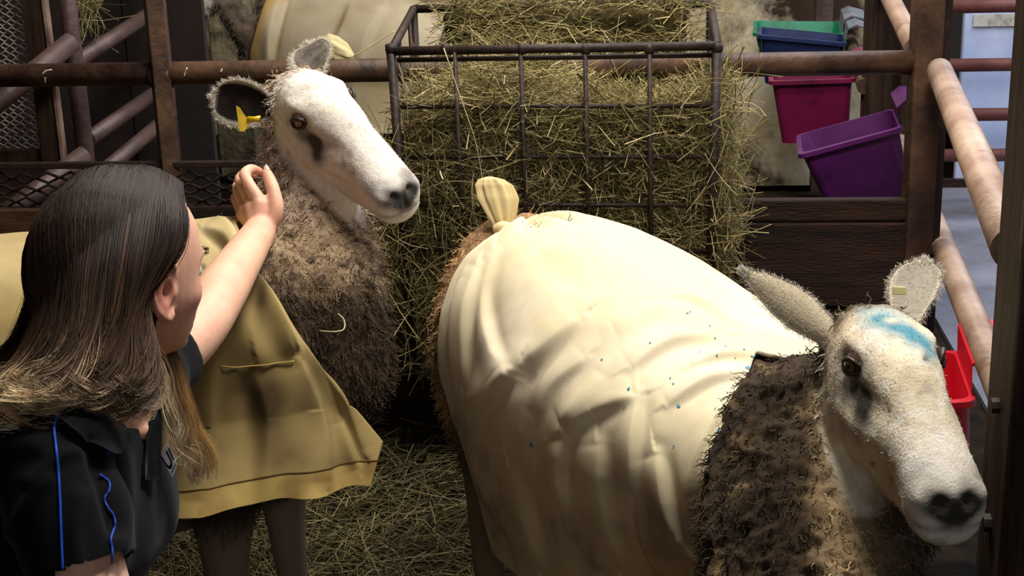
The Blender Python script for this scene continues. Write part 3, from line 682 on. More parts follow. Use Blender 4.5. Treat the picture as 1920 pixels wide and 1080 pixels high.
    for EV, uv, inner, EC in rims:
        ii = np.nonzero((np.abs(uv[:, 1]) > .93) | (uv[:, 0] > .93))[0]; k = 2200; ii = rng.choice(ii, k)
        cen = EV.mean(0); d0 = unit((EV[ii]-cen)*1.+rng.normal(size=(k, 3))*.02); le = rng.uniform(.0025, .006, k)
        b0 = EV[ii]+rng.normal(size=(k, 3))*.002; Ps.append(b0[:, None]+d0[:, None]*(le[:, None]*t)[..., None]); Ws.append(np.full(k, .00018)); Cc.append(np.repeat(np.tile(srgb('#e8e0d0'), (k, 1))[:, None]*rng.uniform(.7, 1.1, k)[:, None, None], 3, 1))
        ii = rng.choice(len(EV), 900); nn = unit(EV[ii]-cen); d0 = unit(nn+rng.normal(size=(900, 3))*.6); le = rng.uniform(.003, .006, 900)
        b0 = EV[ii]; Ps.append(b0[:, None]+d0[:, None]*(le[:, None]*t)[..., None]); Ws.append(np.full(900, .00018)); Cc.append(np.repeat(EC[ii][:, None], 3, 1))
    P = np.concatenate(Ps); W = np.concatenate(Ws); CC = np.concatenate(Cc)
    Vs, Fs, c = strands(P, W*1.3, CC, k=2); obj('face_hair', Vs, Fs, M_FUR, root, cols=c, kind='stuff')
    if nwool:
        idx = np.nonzero((wool > .3) & (wmask(V) if wmask else True))[0]; k = nwool; ii = rng.choice(idx, k); M = 7; t = np.linspace(0, 1, M)
        d0 = unit(N[ii]*.8+np.array([0, 0, -.9])+rng.normal(size=(k, 3))*.35); le = rng.uniform(.012, .026, k)
        s1 = unit(np.cross(d0, rng.normal(size=(k, 3)))); s2 = np.cross(d0, s1); ph = rng.uniform(0, 6.3, k); tw = rng.uniform(1.2, 2.6, k)*2*math.pi; ra = rng.uniform(.0010, .0026, k)
        th = ph[:, None]+tw[:, None]*t
        P = V[ii][:, None]-N[ii][:, None]*.002+d0[:, None]*(le[:, None]*t)[..., None]+(s1[:, None]*np.cos(th)[..., None]+s2[:, None]*np.sin(th)[..., None])*(ra[:, None]*np.minimum(1, t*2))[..., None]
        Vs, Fs, c = strands(P, np.full(k, .0010), np.repeat((C[ii]*rng.uniform(1.0, 1.8, k)[:, None])[:, None], M, 1), k=2)
        obj('fleece_locks', Vs, Fs, M_FUR, root, cols=c, kind='stuff')
    return root, Rm, p, s
def secD(px, py, d, rx, rz_up, rz_dn, axis_xy=(1, 0)):
    """horizontal slice of a column (neck): centre at a measured point, half-sizes across and along"""
    return atD(px, py, d), rx, rz_up, rz_dn
def sec_body(o, h, s_, z, hw, top, bot):
    c = np.array([o[0]+h[0]*s_, o[1]+h[1]*s_, z]); sd = np.array([-h[1], h[0], 0.])
    return (c, sd*hw, np.array([0, 0, top-z]), np.array([0, 0, bot-z]))
def neck_loc(H, loc, ra, rb, h, lean=0.):
    Rm = rotm(*[math.radians(a) for a in H[1]]); hd = np.array([h[0], h[1], lean]); sd = np.array([-h[1], h[0], 0.])
    return ((np.array(loc)*H[2])@Rm.T+np.array(H[0]), sd*ra, hd*rb, -hd*rb)
def neck_col(px, py, d, ra, rb, h, lean=0.):
    """ra across the animal, rb along its heading"""
    hd = np.array([h[0], h[1], lean]); sd = np.array([-h[1], h[0], 0.]); c = atD(px, py, d)
    return (c, sd*ra, hd*rb, -hd*rb)
K = {n: np.array(srgb(c)) for n, c in dict(cream='#e8e0d2', white='#f2ece2', warm='#d8c8a0', pinkgrey='#a89488', dark='#241c18', slate='#4c4444', nose='#121010', brown='#6e5a46', tan='#9c8668', dkbrown='#3c2e20', grey='#8a8078', blue='#2f8296', blue2='#86b0b4', pink='#c89c90').items()}
def base_face(V, L, N, face, dirt=0., warm=0.):
    n = len(V); C = np.tile(K['cream'], (n, 1)); f1 = fbm(V, 26, 3, 41); f2 = fbm(V, 60, 2, 47)
    C = mixc(C, K['warm'], np.clip(warm+.35*f1, 0, 1)); C = mixc(C, K['white'], sstep(.0, .35, f2)*.5)
    A = np.abs(L[:, 1])
    el = lambda c, r, pw=1.: np.exp(-((((np.stack([L[:, 0], A, L[:, 2]], 1)-np.array(c))/np.array(r))**2).sum(1))**pw)
    C = mixc(C, K['dark'], np.clip(el((.004, .060, .015), (.021, .03, .0135), 2.)*.95, 0, 1))
    C = mixc(C, K['slate'], np.clip(el((.012, .058, .012), (.034, .03, .022), 1.3)*.55, 0, 1))
    st = el((.032, .055, -.007), (.032, .03, .013), 1.5)+el((.055, .05, -.026), (.020, .03, .021), 1.5)
    C = mixc(C, K['dark'], np.clip(st*(.95+.4*f2), 0, .93))
    C = mixc(C, K['white'], sstep(.12, .17, L[:, 0])*.6)
    C = mixc(C, K['slate'], np.clip(el((.188, .024, -.050), (.026, .02, .013), 1.2)*(.8+.6*f2), 0, .8))
    C = mixc(C, K['nose'], np.clip(el((.214, .014, -.064), (.021, .024, .016), 2.)*1.1+el((.222, 0, -.080), (.016, .018, .018), 1.6)*.95, 0, .95))
    C = mixc(C, K['slate'], np.clip(el((.20, .02, -.093), (.03, .03, .0045), 1.2)*.6, 0, 1))
    C = mixc(C, K['grey'], np.clip(sstep(.15, .55, fbm(V, 34, 3, 53))*.5, 0, 1)*face)
    C = mixc(C, K['tan'], np.clip(sstep(.1, .5, fbm(V, 18, 3, 57))*.4, 0, 1)*sstep(.10, .16, .2-np.abs(L[:, 0]-.02)))
    return C, f1, f2
# ---------------------------------------------------------------- sheep with the yellow ear tag (being stroked)
h1 = np.array([.972, .235]); o1 = np.array([-1.28, 2.10])
S1H = ((-.561, 2.405, .945), (-45.7, 14., 18.), .985)
hn1 = np.array([math.cos(math.radians(-30)), math.sin(math.radians(-30))])
neck1 = [neck_loc(S1H, (-.085, 0, .0), .040, .045, hn1), neck_loc(S1H, (-.095, 0, -.055), .058, .062, hn1), neck_col(578, 345, 2.545, .078, .080, hn1), neck_col(592, 425, 2.51, .088, .090, hn1), neck_col(606, 500, 2.45, .092, .100, hn1), neck_col(612, 620, 2.44, .098, .104, hn1),
         neck_col(620, 715, 2.44, .098, .096, hn1), neck_col(628, 775, 2.45, .06, .06, hn1)]
body1 = [sec_body(o1, h1, s_, z, w, t, b) for s_, z, w, t, b in ((-.02, .55, .06, .62, .42), (.03, .54, .15, .70, .36), (.16, .53, .195, .755, .29), (.35, .53, .205, .76, .27), (.52, .54, .19, .765, .29), (.66, .55, .155, .77, .34), (.76, .55, .10, .70, .42), (.80, .55, .05, .62, .48))]
def lg(x, y, kx, ky, fx, fy, z0=.42, kz=.24, fwd=(1, .2, 0), r=(.060, .034, .025, .026)): return ((x, y, z0), (kx, ky, kz), ((kx+fx)/2, (ky+fy)/2, .11), (fx, fy, .028), r, fwd)
legs1 = [lg(-.70, 2.10, -.70, 2.09, -.69, 2.09), lg(-.66, 2.30, -.655, 2.30, -.645, 2.30), lg(-1.14, 1.98, -1.16, 1.98, -1.14, 1.97), lg(-1.19, 2.22, -1.20, 2.22, -1.19, 2.22)]
def paint1(V, L, N, face, wool, legm):
    C, f1, f2 = base_face(V, L, N, face, warm=.02); q = project(V)
    Wc = np.tile(K['tan'], (len(V), 1)); y = q[:, 1]
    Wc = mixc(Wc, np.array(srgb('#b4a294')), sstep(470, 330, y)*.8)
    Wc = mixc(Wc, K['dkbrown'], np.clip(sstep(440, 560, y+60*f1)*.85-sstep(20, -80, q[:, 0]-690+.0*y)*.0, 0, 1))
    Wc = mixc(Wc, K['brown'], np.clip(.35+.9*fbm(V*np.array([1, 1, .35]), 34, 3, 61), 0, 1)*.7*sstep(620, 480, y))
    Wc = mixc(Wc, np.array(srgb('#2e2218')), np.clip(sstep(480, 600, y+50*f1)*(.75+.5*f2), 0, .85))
    Wc = mixc(Wc, K['dkbrown'], sstep(.18, .4, fbm(V, 55, 2, 67))*.8)
    Wc = mixc(Wc, np.array(srgb('#c4b294')), sstep(.2, .45, noise(V, 90, 71))*.35*sstep(600, 450, y))
    C = mixc(Wc, np.array([1, 1, 1]), face*0)*(1-face)[:, None]+C*face[:, None]
    C = mixc(C, np.array(srgb('#9a8a72')), legm*.85)
    return np.clip(C, .004, .95)
def earc_dark(dark='#1c1412', mid='#3a2c28', rim='#cfc4b4', back='#c4b8a4', amount=1.):
    def f(uv, inner, EV):
        n = fbm(EV, 60, 3, 77); C = np.tile(srgb(back), (len(uv), 1)); ins = np.tile(srgb(mid), (len(uv), 1))
        ins = mixc(ins, srgb(dark), np.clip(.6+n, 0, 1)*amount); ins = mixc(ins, srgb(rim), np.maximum(sstep(.80, .98, np.abs(uv[:, 1])), sstep(.90, .99, uv[:, 0])))
        return np.where(inner[:, None], ins, C)
    return f
camv = lambda P: unit(CAMP-np.asarray(P))
e1a = atD(404, 186, 2.46); e1b = atD(572, 50, 2.62)
round_prof = [(.0, .42), (.12, .55), (.28, .84), (.48, 1.), (.68, 1.), (.84, .84), (.94, .56), (1., .05)]
ears1 = [((-.088, -.050, .002), e1a, camv(e1a)+np.array([.1, 0, -.25]), .108, .082, .42, .0, .03, round_prof, earc_dark('#120c0a', '#2c201c', '#e0d8cc')),
         ((-.088, .046, .022), e1b, camv(e1b)+np.array([-.30, 0, .25]), .098, .078, .36, -.05, -.05, round_prof, earc_dark('#2c2420', '#8a8074', '#d8cebe', amount=.75))]
sheep1, R1, P1, s1 = make_sheep('sheep', 'white-faced sheep with a yellow ear tag and tan cover, stroked by the woman', S1H, neck1, body1, legs1, ears1, paint1, seed=11, nwool=17000, lock=(64, 64, 24), wmask=lambda V: (V[:, :2]-o1)@h1 > .52)
# yellow ear tag
tg = atD(462, 221, 2.405); fx = camv(tg); _, sx, ux = frame_from(fx); sx = -sx
M_TAG = mat('yellow_tag_plastic', '#d8b400', '#ecc800', 20, .4, c3='#b89400', s3=9)
tagroot = empty('ear_tag', tuple(tg), 'small yellow plastic tag in the dark ear', 'ear tag')
pl = [(-.013, -.020), (-.003, -.019), (.004, -.004), (.006, .004), (.000, .012), (-.006, .020), (-.0105, .019)]
pl = [(-.015, .021), (-.009, .017), (-.002, .004), (.004, -.002), (.003, -.012), (-.006, -.022), (-.013, -.021)]
V = [tg+sx*x+ux*y+fx*z for z in (0, .0025) for x, y in pl]; n = len(pl)
MB().add(V, [tuple(range(n-1, -1, -1)), tuple(range(n, 2*n))]+[(i, (i+1) % n, n+(i+1) % n, n+i) for i in range(n)]).build('plate', M_TAG, tagroot)
st = tg+sx*.003+ux*-.003; V, F = tubegeo([st, st+sx*.010+fx*.004, st+sx*.019+fx*.007], [.0055, .0045, .0055], 12); MB().add(V, F).build('stud', M_TAG, tagroot, smooth=True)
e_ = st+sx*.019+fx*.007; V, F = tubegeo([e_, e_+sx*.0015+fx*.0006], .0028, 10); MB().add(V, F).build('stud_hole', mat('tag_hole', '#2a2208', '#2a2208'), tagroot)
# ---------------------------------------------------------------- sheep with blue paint on its forehead (right front)
h2 = np.array([.60, -.80]); o2 = np.array([-.235, 2.475]); n2 = np.array([-.80, -.60])   # n2: towards the flank we see
S2H = ((.270, 1.635, .776), (-80., 4., 2.), .955)
hn2 = np.array([math.cos(math.radians(-72)), math.sin(math.radians(-72))])
B2 = np.array([(-.08, .52, .085, .675, .34), (-.06, .52, .145, .735, .29), (.02, .52, .190, .738, .27), (.16, .52, .200, .757, .26), (.30, .52, .212, .742, .26), (.45, .52, .210, .705, .26), (.58, .52, .192, .67, .28), (.70, .52, .165, .645, .31), (.80, .52, .14, .62, .36), (.88, .52, .10, .59, .42), (.91, .52, .05, .56, .48)])
body2 = [sec_body(o2, h2, *r) for r in B2]
neck2 = [neck_loc(S2H, (-.085, 0, .0), .040, .045, hn2), neck_loc(S2H, (-.10, 0, -.05), .060, .064, hn2), neck_col(1535, 720, 1.86, .088, .085, hn2), neck_col(1515, 840, 1.82, .112, .105, hn2), neck_col(1508, 960, 1.785, .122, .115, hn2), neck_col(1518, 1080, 1.75, .125, .115, hn2), neck_col(1515, 1200, 1.78, .12, .10, hn2), neck_col(1515, 1300, 1.82, .07, .06, hn2)]
def on2(s_, t, z): q = o2+h2*s_+n2*t; return (q[0], q[1], z)
def leg2(s_, t, r=(.062, .036, .027, .028), back=0.):
    a = on2(s_, t, .42); k_ = on2(s_-back, t, .25); f_ = on2(s_-back*.6, t, .028); m_ = on2(s_-back, t, .11)
    return (a, k_, m_, f_, r, (h2[0], h2[1], 0))
legs2 = [leg2(.07, .12, back=.03), leg2(.07, -.12, back=.03), leg2(.74, .10), leg2(.74, -.10)]
def paint2(V, L, N, face, wool, legm):
    C, f1, f2 = base_face(V, L, N, face, warm=.65); q = project(V); y = q[:, 1]
    C = mixc(C, np.array(srgb('#8a6a50')), np.clip(sstep(-.02, -.09, L[:, 0])*.55+.25*f1, 0, .7)*sstep(-.01, .03, L[:, 2]))
    # blue marker paint across the crown
    w = np.zeros(len(V))
    for pts, wd, am in (([(1622, 592), (1660, 603), (1700, 618), (1745, 660)], 18, 1.05), ([(1650, 582), (1700, 592), (1745, 598)], 12, .5), ([(1690, 625), (1715, 650)], 14, .7)):
        dd_, _ = seg_dist(q, pts); w = np.maximum(w, am*np.exp(-(dd_/wd)**2))
    w *= (L[:, 2] > .015)*(np.clip(.75+.9*f2, 0, 1.15)); C = mixc(C, K['blue'], np.clip(w, 0, .92)*face)
    for x, yy, r in ((1735, 672, 6), (1622, 782, 7), (1668, 770, 4), (1760, 590, 5), (1550, 740, 6), (1636, 870, 5), (1510, 830, 5)):
        C = mixc(C, K['dark'], np.exp(-(((q[:, 0]-x)**2+(y-yy)**2)/r**2)**2)*.8)
    C = mixc(C, K['tan'], np.clip(sstep(.02, -.05, L[:, 0])*sstep(-.02, -.08, L[:, 2])*(.5+f1), 0, .6))
    Wc = np.tile(srgb('#3a2e1e'), (len(V), 1)); fl = fbm(V*np.array([1, 1, .4]), 30, 3, 61)
    Wc = mixc(Wc, np.array(srgb('#241a10')), np.clip(.35+1.2*fl, 0, 1)); Wc = mixc(Wc, np.array(srgb('#8c7654')), sstep(.15, .5, fbm(V, 22, 3, 63))*.45)
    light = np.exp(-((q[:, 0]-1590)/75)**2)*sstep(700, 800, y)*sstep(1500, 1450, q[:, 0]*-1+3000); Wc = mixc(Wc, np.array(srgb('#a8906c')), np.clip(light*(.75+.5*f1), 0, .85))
    rump = sstep(.16, .06, (V[:, :2]-o2)@h2); Wc = mixc(Wc, np.array(srgb('#a8845c')), rump*np.clip(.75+.6*f1, 0, 1)*sstep(.3, .5, V[:, 2]))
    C = Wc*(1-face)[:, None]+C*face[:, None]; C = mixc(C, np.array(srgb('#8a7a5c')), legm*.85)
    return np.clip(C, .004, .95)
e2a = atD(1372, 470, 1.80); e2b = atD(1738, 430, 1.86)
point_prof = [(.0, .62), (.15, .80), (.35, 1.), (.55, .92), (.75, .66), (.9, .36), (1., .04)]
long_prof = [(.0, .45), (.2, .62), (.45, .92), (.65, 1.), (.82, .88), (.93, .60), (1., .05)]
earp = earc_dark('#6a5e50', '#a89c86', '#d0c4ac', '#b8ab90', .45); earq = earc_dark('#8a8478', '#aca494', '#d8ceb8', '#b0a284', .4)
ears2 = [((-.092, -.048, .012), e2a, -camv(e2a)+np.array([.1, 0, -.75]), .134, .053, .5, -.04, .10, point_prof, earp),
         ((-.092, .045, .012), e2b, camv(e2b)+np.array([-.25, 0, .1]), .105, .064, .40, .02, .05, long_prof, earq)]
sheep2, R2, P2, s2 = make_sheep('sheep', 'cream-faced sheep with blue paint on its forehead, standing at the right front', S2H, neck2, body2, legs2, ears2, paint2, wool_amp=.010, lock=(66, 66, 25), seed=23, nwool=20000, wmask=lambda V: ((V[:, :2]-o2)@h2 > .66) | ((V[:, :2]-o2)@h2 < .14))
# cream tag edge at the base of the far ear
tq = atD(1686, 545, 1.79); fx = camv(tq); _, sx, ux = frame_from(fx)
t2 = MB().add(*boxgeo(tq, (.016, .003, .010), np.stack([-sx, fx, ux], 1))).build('ear_tag', mat('cream_tag', '#e0d890', '#ece4a8', 20, .5), bevel=.001); tag(t2, 'small pale yellow tag at the upright ear of the paint-marked sheep', 'ear tag')
# ================================================================ canvas covers
def fold(G, strokes, mask=None):
    """raise soft ridges / sharp creases along measured lines on the cloth (n,m,3)"""
    n, m, _ = G.shape; V = G.reshape(-1, 3).copy(); F = grid_quads(n, m); N = normals(V, F); q = project(V)
    fr = ((CAMP-V)*N).sum(1)
    if np.median(fr[mask.ravel() > .5] if mask is not None else fr) < 0: N = -N
    vis = sstep(.0, .15, ((CAMP-V)*N).sum(1)/np.linalg.norm(CAMP-V, axis=1))
    disp = np.zeros(len(V))
    for st in strokes:
        pts, wd, am = st[:3]; asym = st[3] if len(st) > 3 else 0.
        cv = curve2(pts, 20); d_, par = seg_dist(q, cv)
        i = np.minimum((par*(len(cv)-1)).astype(int), len(cv)-2); t = cv[i+1]-cv[i]; r = q[:, :2]-cv[i]; sg = np.sign(t[:, 0]*r[:, 1]-t[:, 1]*r[:, 0])
        fade = np.sin(np.clip(par, .02, .98)*math.pi)**.5
        h = np.exp(-(d_/wd)**2)
        if asym: h = np.where(sg*np.sign(asym) > 0, np.exp(-(d_/(wd*.45))**2), np.exp(-(d_/(wd*1.7))**2))-.22*np.exp(-((d_*sg*np.sign(asym)-wd*.9)/(wd*.6))**2)
        disp += 1.45*am*h*fade
    if mask is not None: disp *= mask.ravel()
    return (V+N*(disp*vis)[:, None]).reshape(n, m, 3), N.reshape(n, m, 3)
def cloth(name, G, m_, parent, cols, lip=.004):
    """single-skin cloth with its edges turned under"""
    n, m, _ = G.shape; F = grid_quads(n, m); N = normals(G.reshape(-1, 3), F).reshape(n, m, 3)
    G2 = np.pad(G, ((1, 1), (1, 1), (0, 0)), 'edge'); N2 = np.pad(N, ((1, 1), (1, 1), (0, 0)), 'edge'); C2 = np.pad(cols.reshape(n, m, 3), ((1, 1), (1, 1), (0, 0)), 'edge')
    cen = G.reshape(-1, 3).mean(0); sg = np.sign(((G-cen)*N).sum(-1).mean())
    b = np.zeros(G2.shape[:2], bool); b[0] = b[-1] = True; b[:, 0] = b[:, -1] = True
    G2[b] -= N2[b]*sg*lip
    V = G2.reshape(-1, 3); Fq = grid_quads(n+2, m+2)
    if sg < 0: Fq = Fq[:, ::-1]
    return obj(name, V, Fq, m_, parent, cols=C2.reshape(-1, 3))
M_CANVAS = mat('sheep_cover_canvas', attr=True, var=.05, scale=30, rough=.72, bump=.12, bscale=700, sheen=.1, spec=.3)
def interp_rows(B, s_):
    return [np.interp(s_, B[:, 0], B[:, j]) for j in range(1, B.shape[1])]
def smooth_rows(B, n=60):
    Q = catmull(B, n); return Q
# ---- cover of the right sheep
B2s = smooth_rows(B2, 120)
n, m = 300, 340
uu, vv = np.meshgrid(np.linspace(0, 1, n), np.linspace(-1, 1, m), indexing='ij')
phi = vv*math.radians(150)                       # -: near flank, 0: spine, +: far flank
s_front = np.interp(np.abs(phi), [0, .6, 1.2, 1.9, 2.7], [.62, .725, .79, .80, .80])
s_rear = np.interp(np.abs(phi), [0, .35, .9, 1.57, 2.7], [.015, .02, .045, .075, .19])
S = s_rear+(s_front-s_rear)*uu
zc, hw, tp, bt = interp_rows(B2s, S)
off = .012+.012*np.sin(np.clip(np.abs(phi)/2.65, 0, 1)*math.pi)
e = .92
cs, sn = np.cos(phi), np.sin(phi)
lat = np.sign(sn)*np.abs(sn)**e*(hw+off); vert = np.where(cs > 0, np.abs(cs)**e*(tp-zc+off), -np.clip((np.abs(phi)-math.pi/2)/(math.radians(150)-math.pi/2), 0, 1)*(zc-.23))
lat = np.where(cs < 0, np.sign(sn)*(hw+off)*(1-.12*np.abs(cs)), lat)
G = np.empty((n, m, 3)); G[..., 0] = o2[0]+h2[0]*S-n2[0]*lat; G[..., 1] = o2[1]+h2[1]*S-n2[1]*lat; G[..., 2] = zc+vert
knot = np.array([*(o2+h2*.005), .745])
r = np.linalg.norm(G-knot, axis=-1)
# gathers radiating from the knot
d_ = G-knot; angk = np.arctan2((d_[..., 0]*n2[0]+d_[..., 1]*n2[1]), (d_[..., 0]*h2[0]+d_[..., 1]*h2[1])+.0)
Nn = normals(G.reshape(-1, 3), grid_quads(n, m)).reshape(n, m, 3); Nn *= np.sign(((G-G.mean((0, 1)))*Nn).sum(-1).mean())
gath = np.sin(angk*9+1.2*np.sin(angk*3.1))*.010*np.exp(-((r-.07)/.075)**2)+np.sin(angk*17+2)*.0035*np.exp(-((r-.05)/.05)**2)
G = G+Nn*gath[..., None]; G = G+(knot-G)*(np.exp(-(r/.055)**2)*.55)[..., None]
near = sstep(.3, -.1, vv)
wr = [([(878, 780), (940, 725), (1005, 668), (1092, 592)], 26, .011, 1), ([(956, 800), (972, 730), (985, 690)], 20, .008, 1), ([(1061, 806), (1120, 768), (1195, 742)], 24, .008, 1),
      ([(1060, 820), (1052, 890), (1062, 955)], 18, .009, -1), ([(1195, 735), (1190, 840), (1186, 920)], 20, .009, -1), ([(1232, 850), (1262, 960), (1318, 1070)], 22, .012, -1),
      ([(1325, 940), (1350, 860), (1415, 765)], 16, .011, 1), ([(1290, 1000), (1300, 900), (1340, 800), (1400, 740)], 20, .008, 1), ([(900, 500), (880, 600), (872, 720)], 15, .009, -1), ([(925, 470), (905, 560), (925, 650), (960, 690)], 20, .007, -1),
      ([(870, 520), (855, 620), (853, 720)], 10, .007, 1), ([(1150, 620), (1220, 585), (1300, 575)], 22, .006), ([(1180, 690), (1260, 640), (1360, 630)], 20, .007, 1), ([(1240, 560), (1300, 560), (1370, 600)], 16, .006, 1),
      ([(1290, 690), (1360, 670), (1440, 668)], 14, .007, 1), ([(1250, 760), (1330, 715), (1425, 700)], 16, .007, 1), ([(1130, 700), (1090, 760), (1075, 800)], 20, .006), ([(960, 880), (985, 960), (1010, 1060)], 24, .009, -1),
      ([(880, 800), (900, 880), (950, 1000)], 22, .008, 1), ([(1120, 830), (1130, 930), (1160, 1060)], 26, .008, -1), ([(1010, 780), (1040, 720), (1100, 670)], 18, .005, 1), ([(1000, 450), (1100, 440), (1180, 480)], 30, .004), ([(990, 480), (1080, 520), (1190, 520)], 30, -.004), ([(1200, 960), (1215, 1020), (1240, 1075)], 20, .007, 1)]
G, Nn = fold(G, wr, near)
G += Nn*(fbm(G*np.array([1, 1, .6]), 14, 3, 91)*.003)[..., None]
q = project(G.reshape(-1, 3)); V = G.reshape(-1, 3)
C = np.tile(srgb('#dccfaa'), (len(V), 1)); f1 = fbm(V, 7, 4, 93); f2 = fbm(V, 18, 3, 95)
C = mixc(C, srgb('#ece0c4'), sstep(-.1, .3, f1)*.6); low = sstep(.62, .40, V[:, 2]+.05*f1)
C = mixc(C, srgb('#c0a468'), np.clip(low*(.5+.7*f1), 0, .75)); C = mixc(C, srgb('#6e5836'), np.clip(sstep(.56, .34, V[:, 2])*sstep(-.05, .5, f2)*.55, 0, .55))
for x, y, rx, ry, a in ((1235, 960, 42, 60, .6), (1150, 900, 30, 36, .45), (850, 795, 16, 26, .7), (1080, 1000, 60, 50, .4), (960, 950, 30, 60, .35)):
    C = mixc(C, srgb('#5c4830'), np.clip(a*np.exp(-((q[:, 0]-x)/rx)**2-((q[:, 1]-y)/ry)**2)*(.8+.8*f2), 0, .8)*near.ravel())
cov2 = empty('sheep_cover', tuple(o2.tolist()+[.3]), 'cream canvas cover knotted at the rump, on the sheep with blue paint', 'animal cover')
cloth('canvas', G, M_CANVAS, cov2, C, .006)
# the knot: a wrapped collar and the flared tail of gathered cloth
kp = atD(945, 434, 2.535)
V, F = tubegeo([kp+np.array([-.016, 0, .004]), kp+np.array([0, -.004, .007]), kp+np.array([.016, 0, .002])], [.009, .013, .009], 14, 12)
obj('knot', V, F, M_CANVAS, cov2, cols=np.tile(srgb('#dcc89a'), (len(V), 1)))
nt, kt = 34, 56; tl = [atD(946, 440, 2.54), atD(941, 415, 2.54), atD(935, 385, 2.545), atD(927, 355, 2.55), atD(918, 331, 2.55)]; tc = catmull(tl, nt); Vt = []
rt = np.interp(np.linspace(0, 1, nt), [0, .12, .35, .6, .82, .95, 1], [.010, .011, .020, .0290, .0275, .018, .003])
for i in range(nt):
    t = i/(nt-1); a = np.linspace(0, 2*math.pi, kt, endpoint=False)
    rr_ = rt[i]*(1+(.16*np.cos(a*7+2*t)+.10*np.cos(a*12+1))*(1-.35*t)); rr_ = rr_*(1-.25*np.exp(-((a-4.2)/.25)**2)*t)
    Vt.append(tc[i]+_R*(rr_*np.cos(a))[:, None]*1.12+_F*(rr_*np.sin(a)*.6)[:, None])
Vt = np.concatenate(Vt); obj('tied_tail', Vt, ringfaces(nt, kt), M_CANVAS, cov2, cols=mixc(np.tile(srgb('#d2be8a'), (len(Vt), 1)), srgb('#b89c68'), np.clip(.3+fbm(Vt, 40, 2, 5), 0, .6)))
# blue paint flecks
flecks = [(1402, 690, 7), (1436, 720, 5), (1275, 760, 6), (1347, 808, 5), (1333, 894, 5), (996, 834, 7), (1180, 728, 4), (1130, 674, 3), (1220, 643, 3), (1295, 585, 3), (1288, 588, 3), (1340, 633, 3), (1360, 650, 3), (1395, 655, 3), (1410, 668, 3), (1430, 700, 4), (1330, 612, 3), (1345, 665, 3), (1310, 660, 2), (1390, 645, 2), (1418, 700, 3), (1265, 835, 3), (1172, 760, 3), (1258, 710, 3), (1262, 720, 3), (1380, 672, 2), (1420, 668, 3)]
Vc = G.reshape(-1, 3); Nc = Nn.reshape(-1, 3); qc = q; frontf = (((CAMP-Vc)*Nc).sum(1) > 0)
for x, y, r_ in flecks:
    dd_ = np.hypot(qc[:, 0]-x, qc[:, 1]-y)+1e4*(~frontf); i = int(np.argmin(dd_))
    if dd_[i] > 8: continue
    nn = Nc[i]; _, a_, b_ = frame_from(nn); rad = r_/FPX*qc[i, 2]*.72; k_ = 9; an = np.linspace(0, 2*math.pi, k_, endpoint=False); jr = rad*(1+.25*rng.normal(size=k_))
    ring = [Vc[i]+nn*.0012+(a_*math.cos(t)+b_*math.sin(t)*1.1)*rr for t, rr in zip(an, jr)]; MB().add([Vc[i]+nn*.0018]+ring, [(0, j+1, (j+1) % k_+1) for j in range(k_)]).build('paint_fleck', mat('blue_marker_paint', '#3c7ca0', '#5a98b8', 30, .5), cov2, smooth=True)

# ---- cover of the left sheep
B1 = np.array([(-.02, .55, .08, .64), (.03, .54, .165, .715), (.16, .53, .205, .77), (.35, .53, .215, .778), (.52, .54, .205, .782), (.60, .54, .19, .785), (.70, .54, .165, .775), (.80, .54, .14, .75), (.90, .54, .12, .70)])
B1s = smooth_rows(B1, 100); n, m = 240, 260
uu, vv = np.meshgrid(np.linspace(0, 1, n), np.linspace(-1, 1, m), indexing='ij')
nn1 = np.array([h1[1], -h1[0]])                  # towards the camera
av = np.abs(vv); drop = sstep(.55, 1., av)
s_front = np.interp(av, [0, .25, .45, .62, .8, 1.], [.615, .645, .72, .785, .825, .80]); s_rear = np.interp(av, [0, 1], [.0, .03]); S = s_rear+(s_front-s_rear)*uu
zc, hw, tp = interp_rows(B1s, S); off = .02
phi = np.clip(av/.58, 0, 1)*math.pi/2; up_ = np.cos(phi)**.9*(tp-zc+off); la = np.sin(phi)**.85*(hw+off)
below = np.clip((av-.58)/.42, 0, 1); zh = .415+.03*(1-uu); hemz = zh
z = np.where(av < .58, zc+up_, zc+(hemz-zc)*below); la = la+below**1.3*(.075-.02*uu)
sgn = np.where(vv < 0, 1, -1)
G = np.empty((n, m, 3)); G[..., 0] = o1[0]+h1[0]*S+nn1[0]*la*sgn; G[..., 1] = o1[1]+h1[1]*S+nn1[1]*la*sgn; G[..., 2] = z
G += np.concatenate([nn1, [0]])*((np.sin(S*38+.8*np.sin(S*17))*.012*below**1.5+np.sin(S*71+1)*.003*below)*sgn)[..., None]
near1 = sstep(.2, -.1, vv)
w1 = [([(455, 470), (500, 540), (545, 625), (560, 660)], 20, .016, -1), ([(490, 470), (560, 580), (620, 690), (685, 850)], 14, .008, 1), ([(380, 430), (420, 455), (440, 490)], 12, .010, 1), ([(405, 405), (430, 430), (455, 470)], 10, .010, -1),
      ([(400, 640), (390, 760), (370, 950)], 30, .012, -1), ([(480, 690), (500, 800), (490, 950)], 34, .012, 1), ([(560, 680), (600, 780), (610, 910)], 26, .010, -1), ([(440, 560), (470, 640), (500, 700)], 26, .008), ([(640, 790), (655, 840), (672, 880)], 12, .006, -1)]
G, Nn = fold(G, w1, near1); G += Nn*(fbm(G, 12, 3, 191)*.003)[..., None]
V = G.reshape(-1, 3); q = project(V); f1 = fbm(V, 6, 4, 193); f2 = fbm(V, 15, 3, 195)
C = np.tile(srgb('#aa945c'), (len(V), 1)); C = mixc(C, srgb('#c4b080'), sstep(.72, .80, V[:, 2])*.8); C = mixc(C, srgb('#8a6c34'), np.clip(.1+.9*f1, 0, .7))
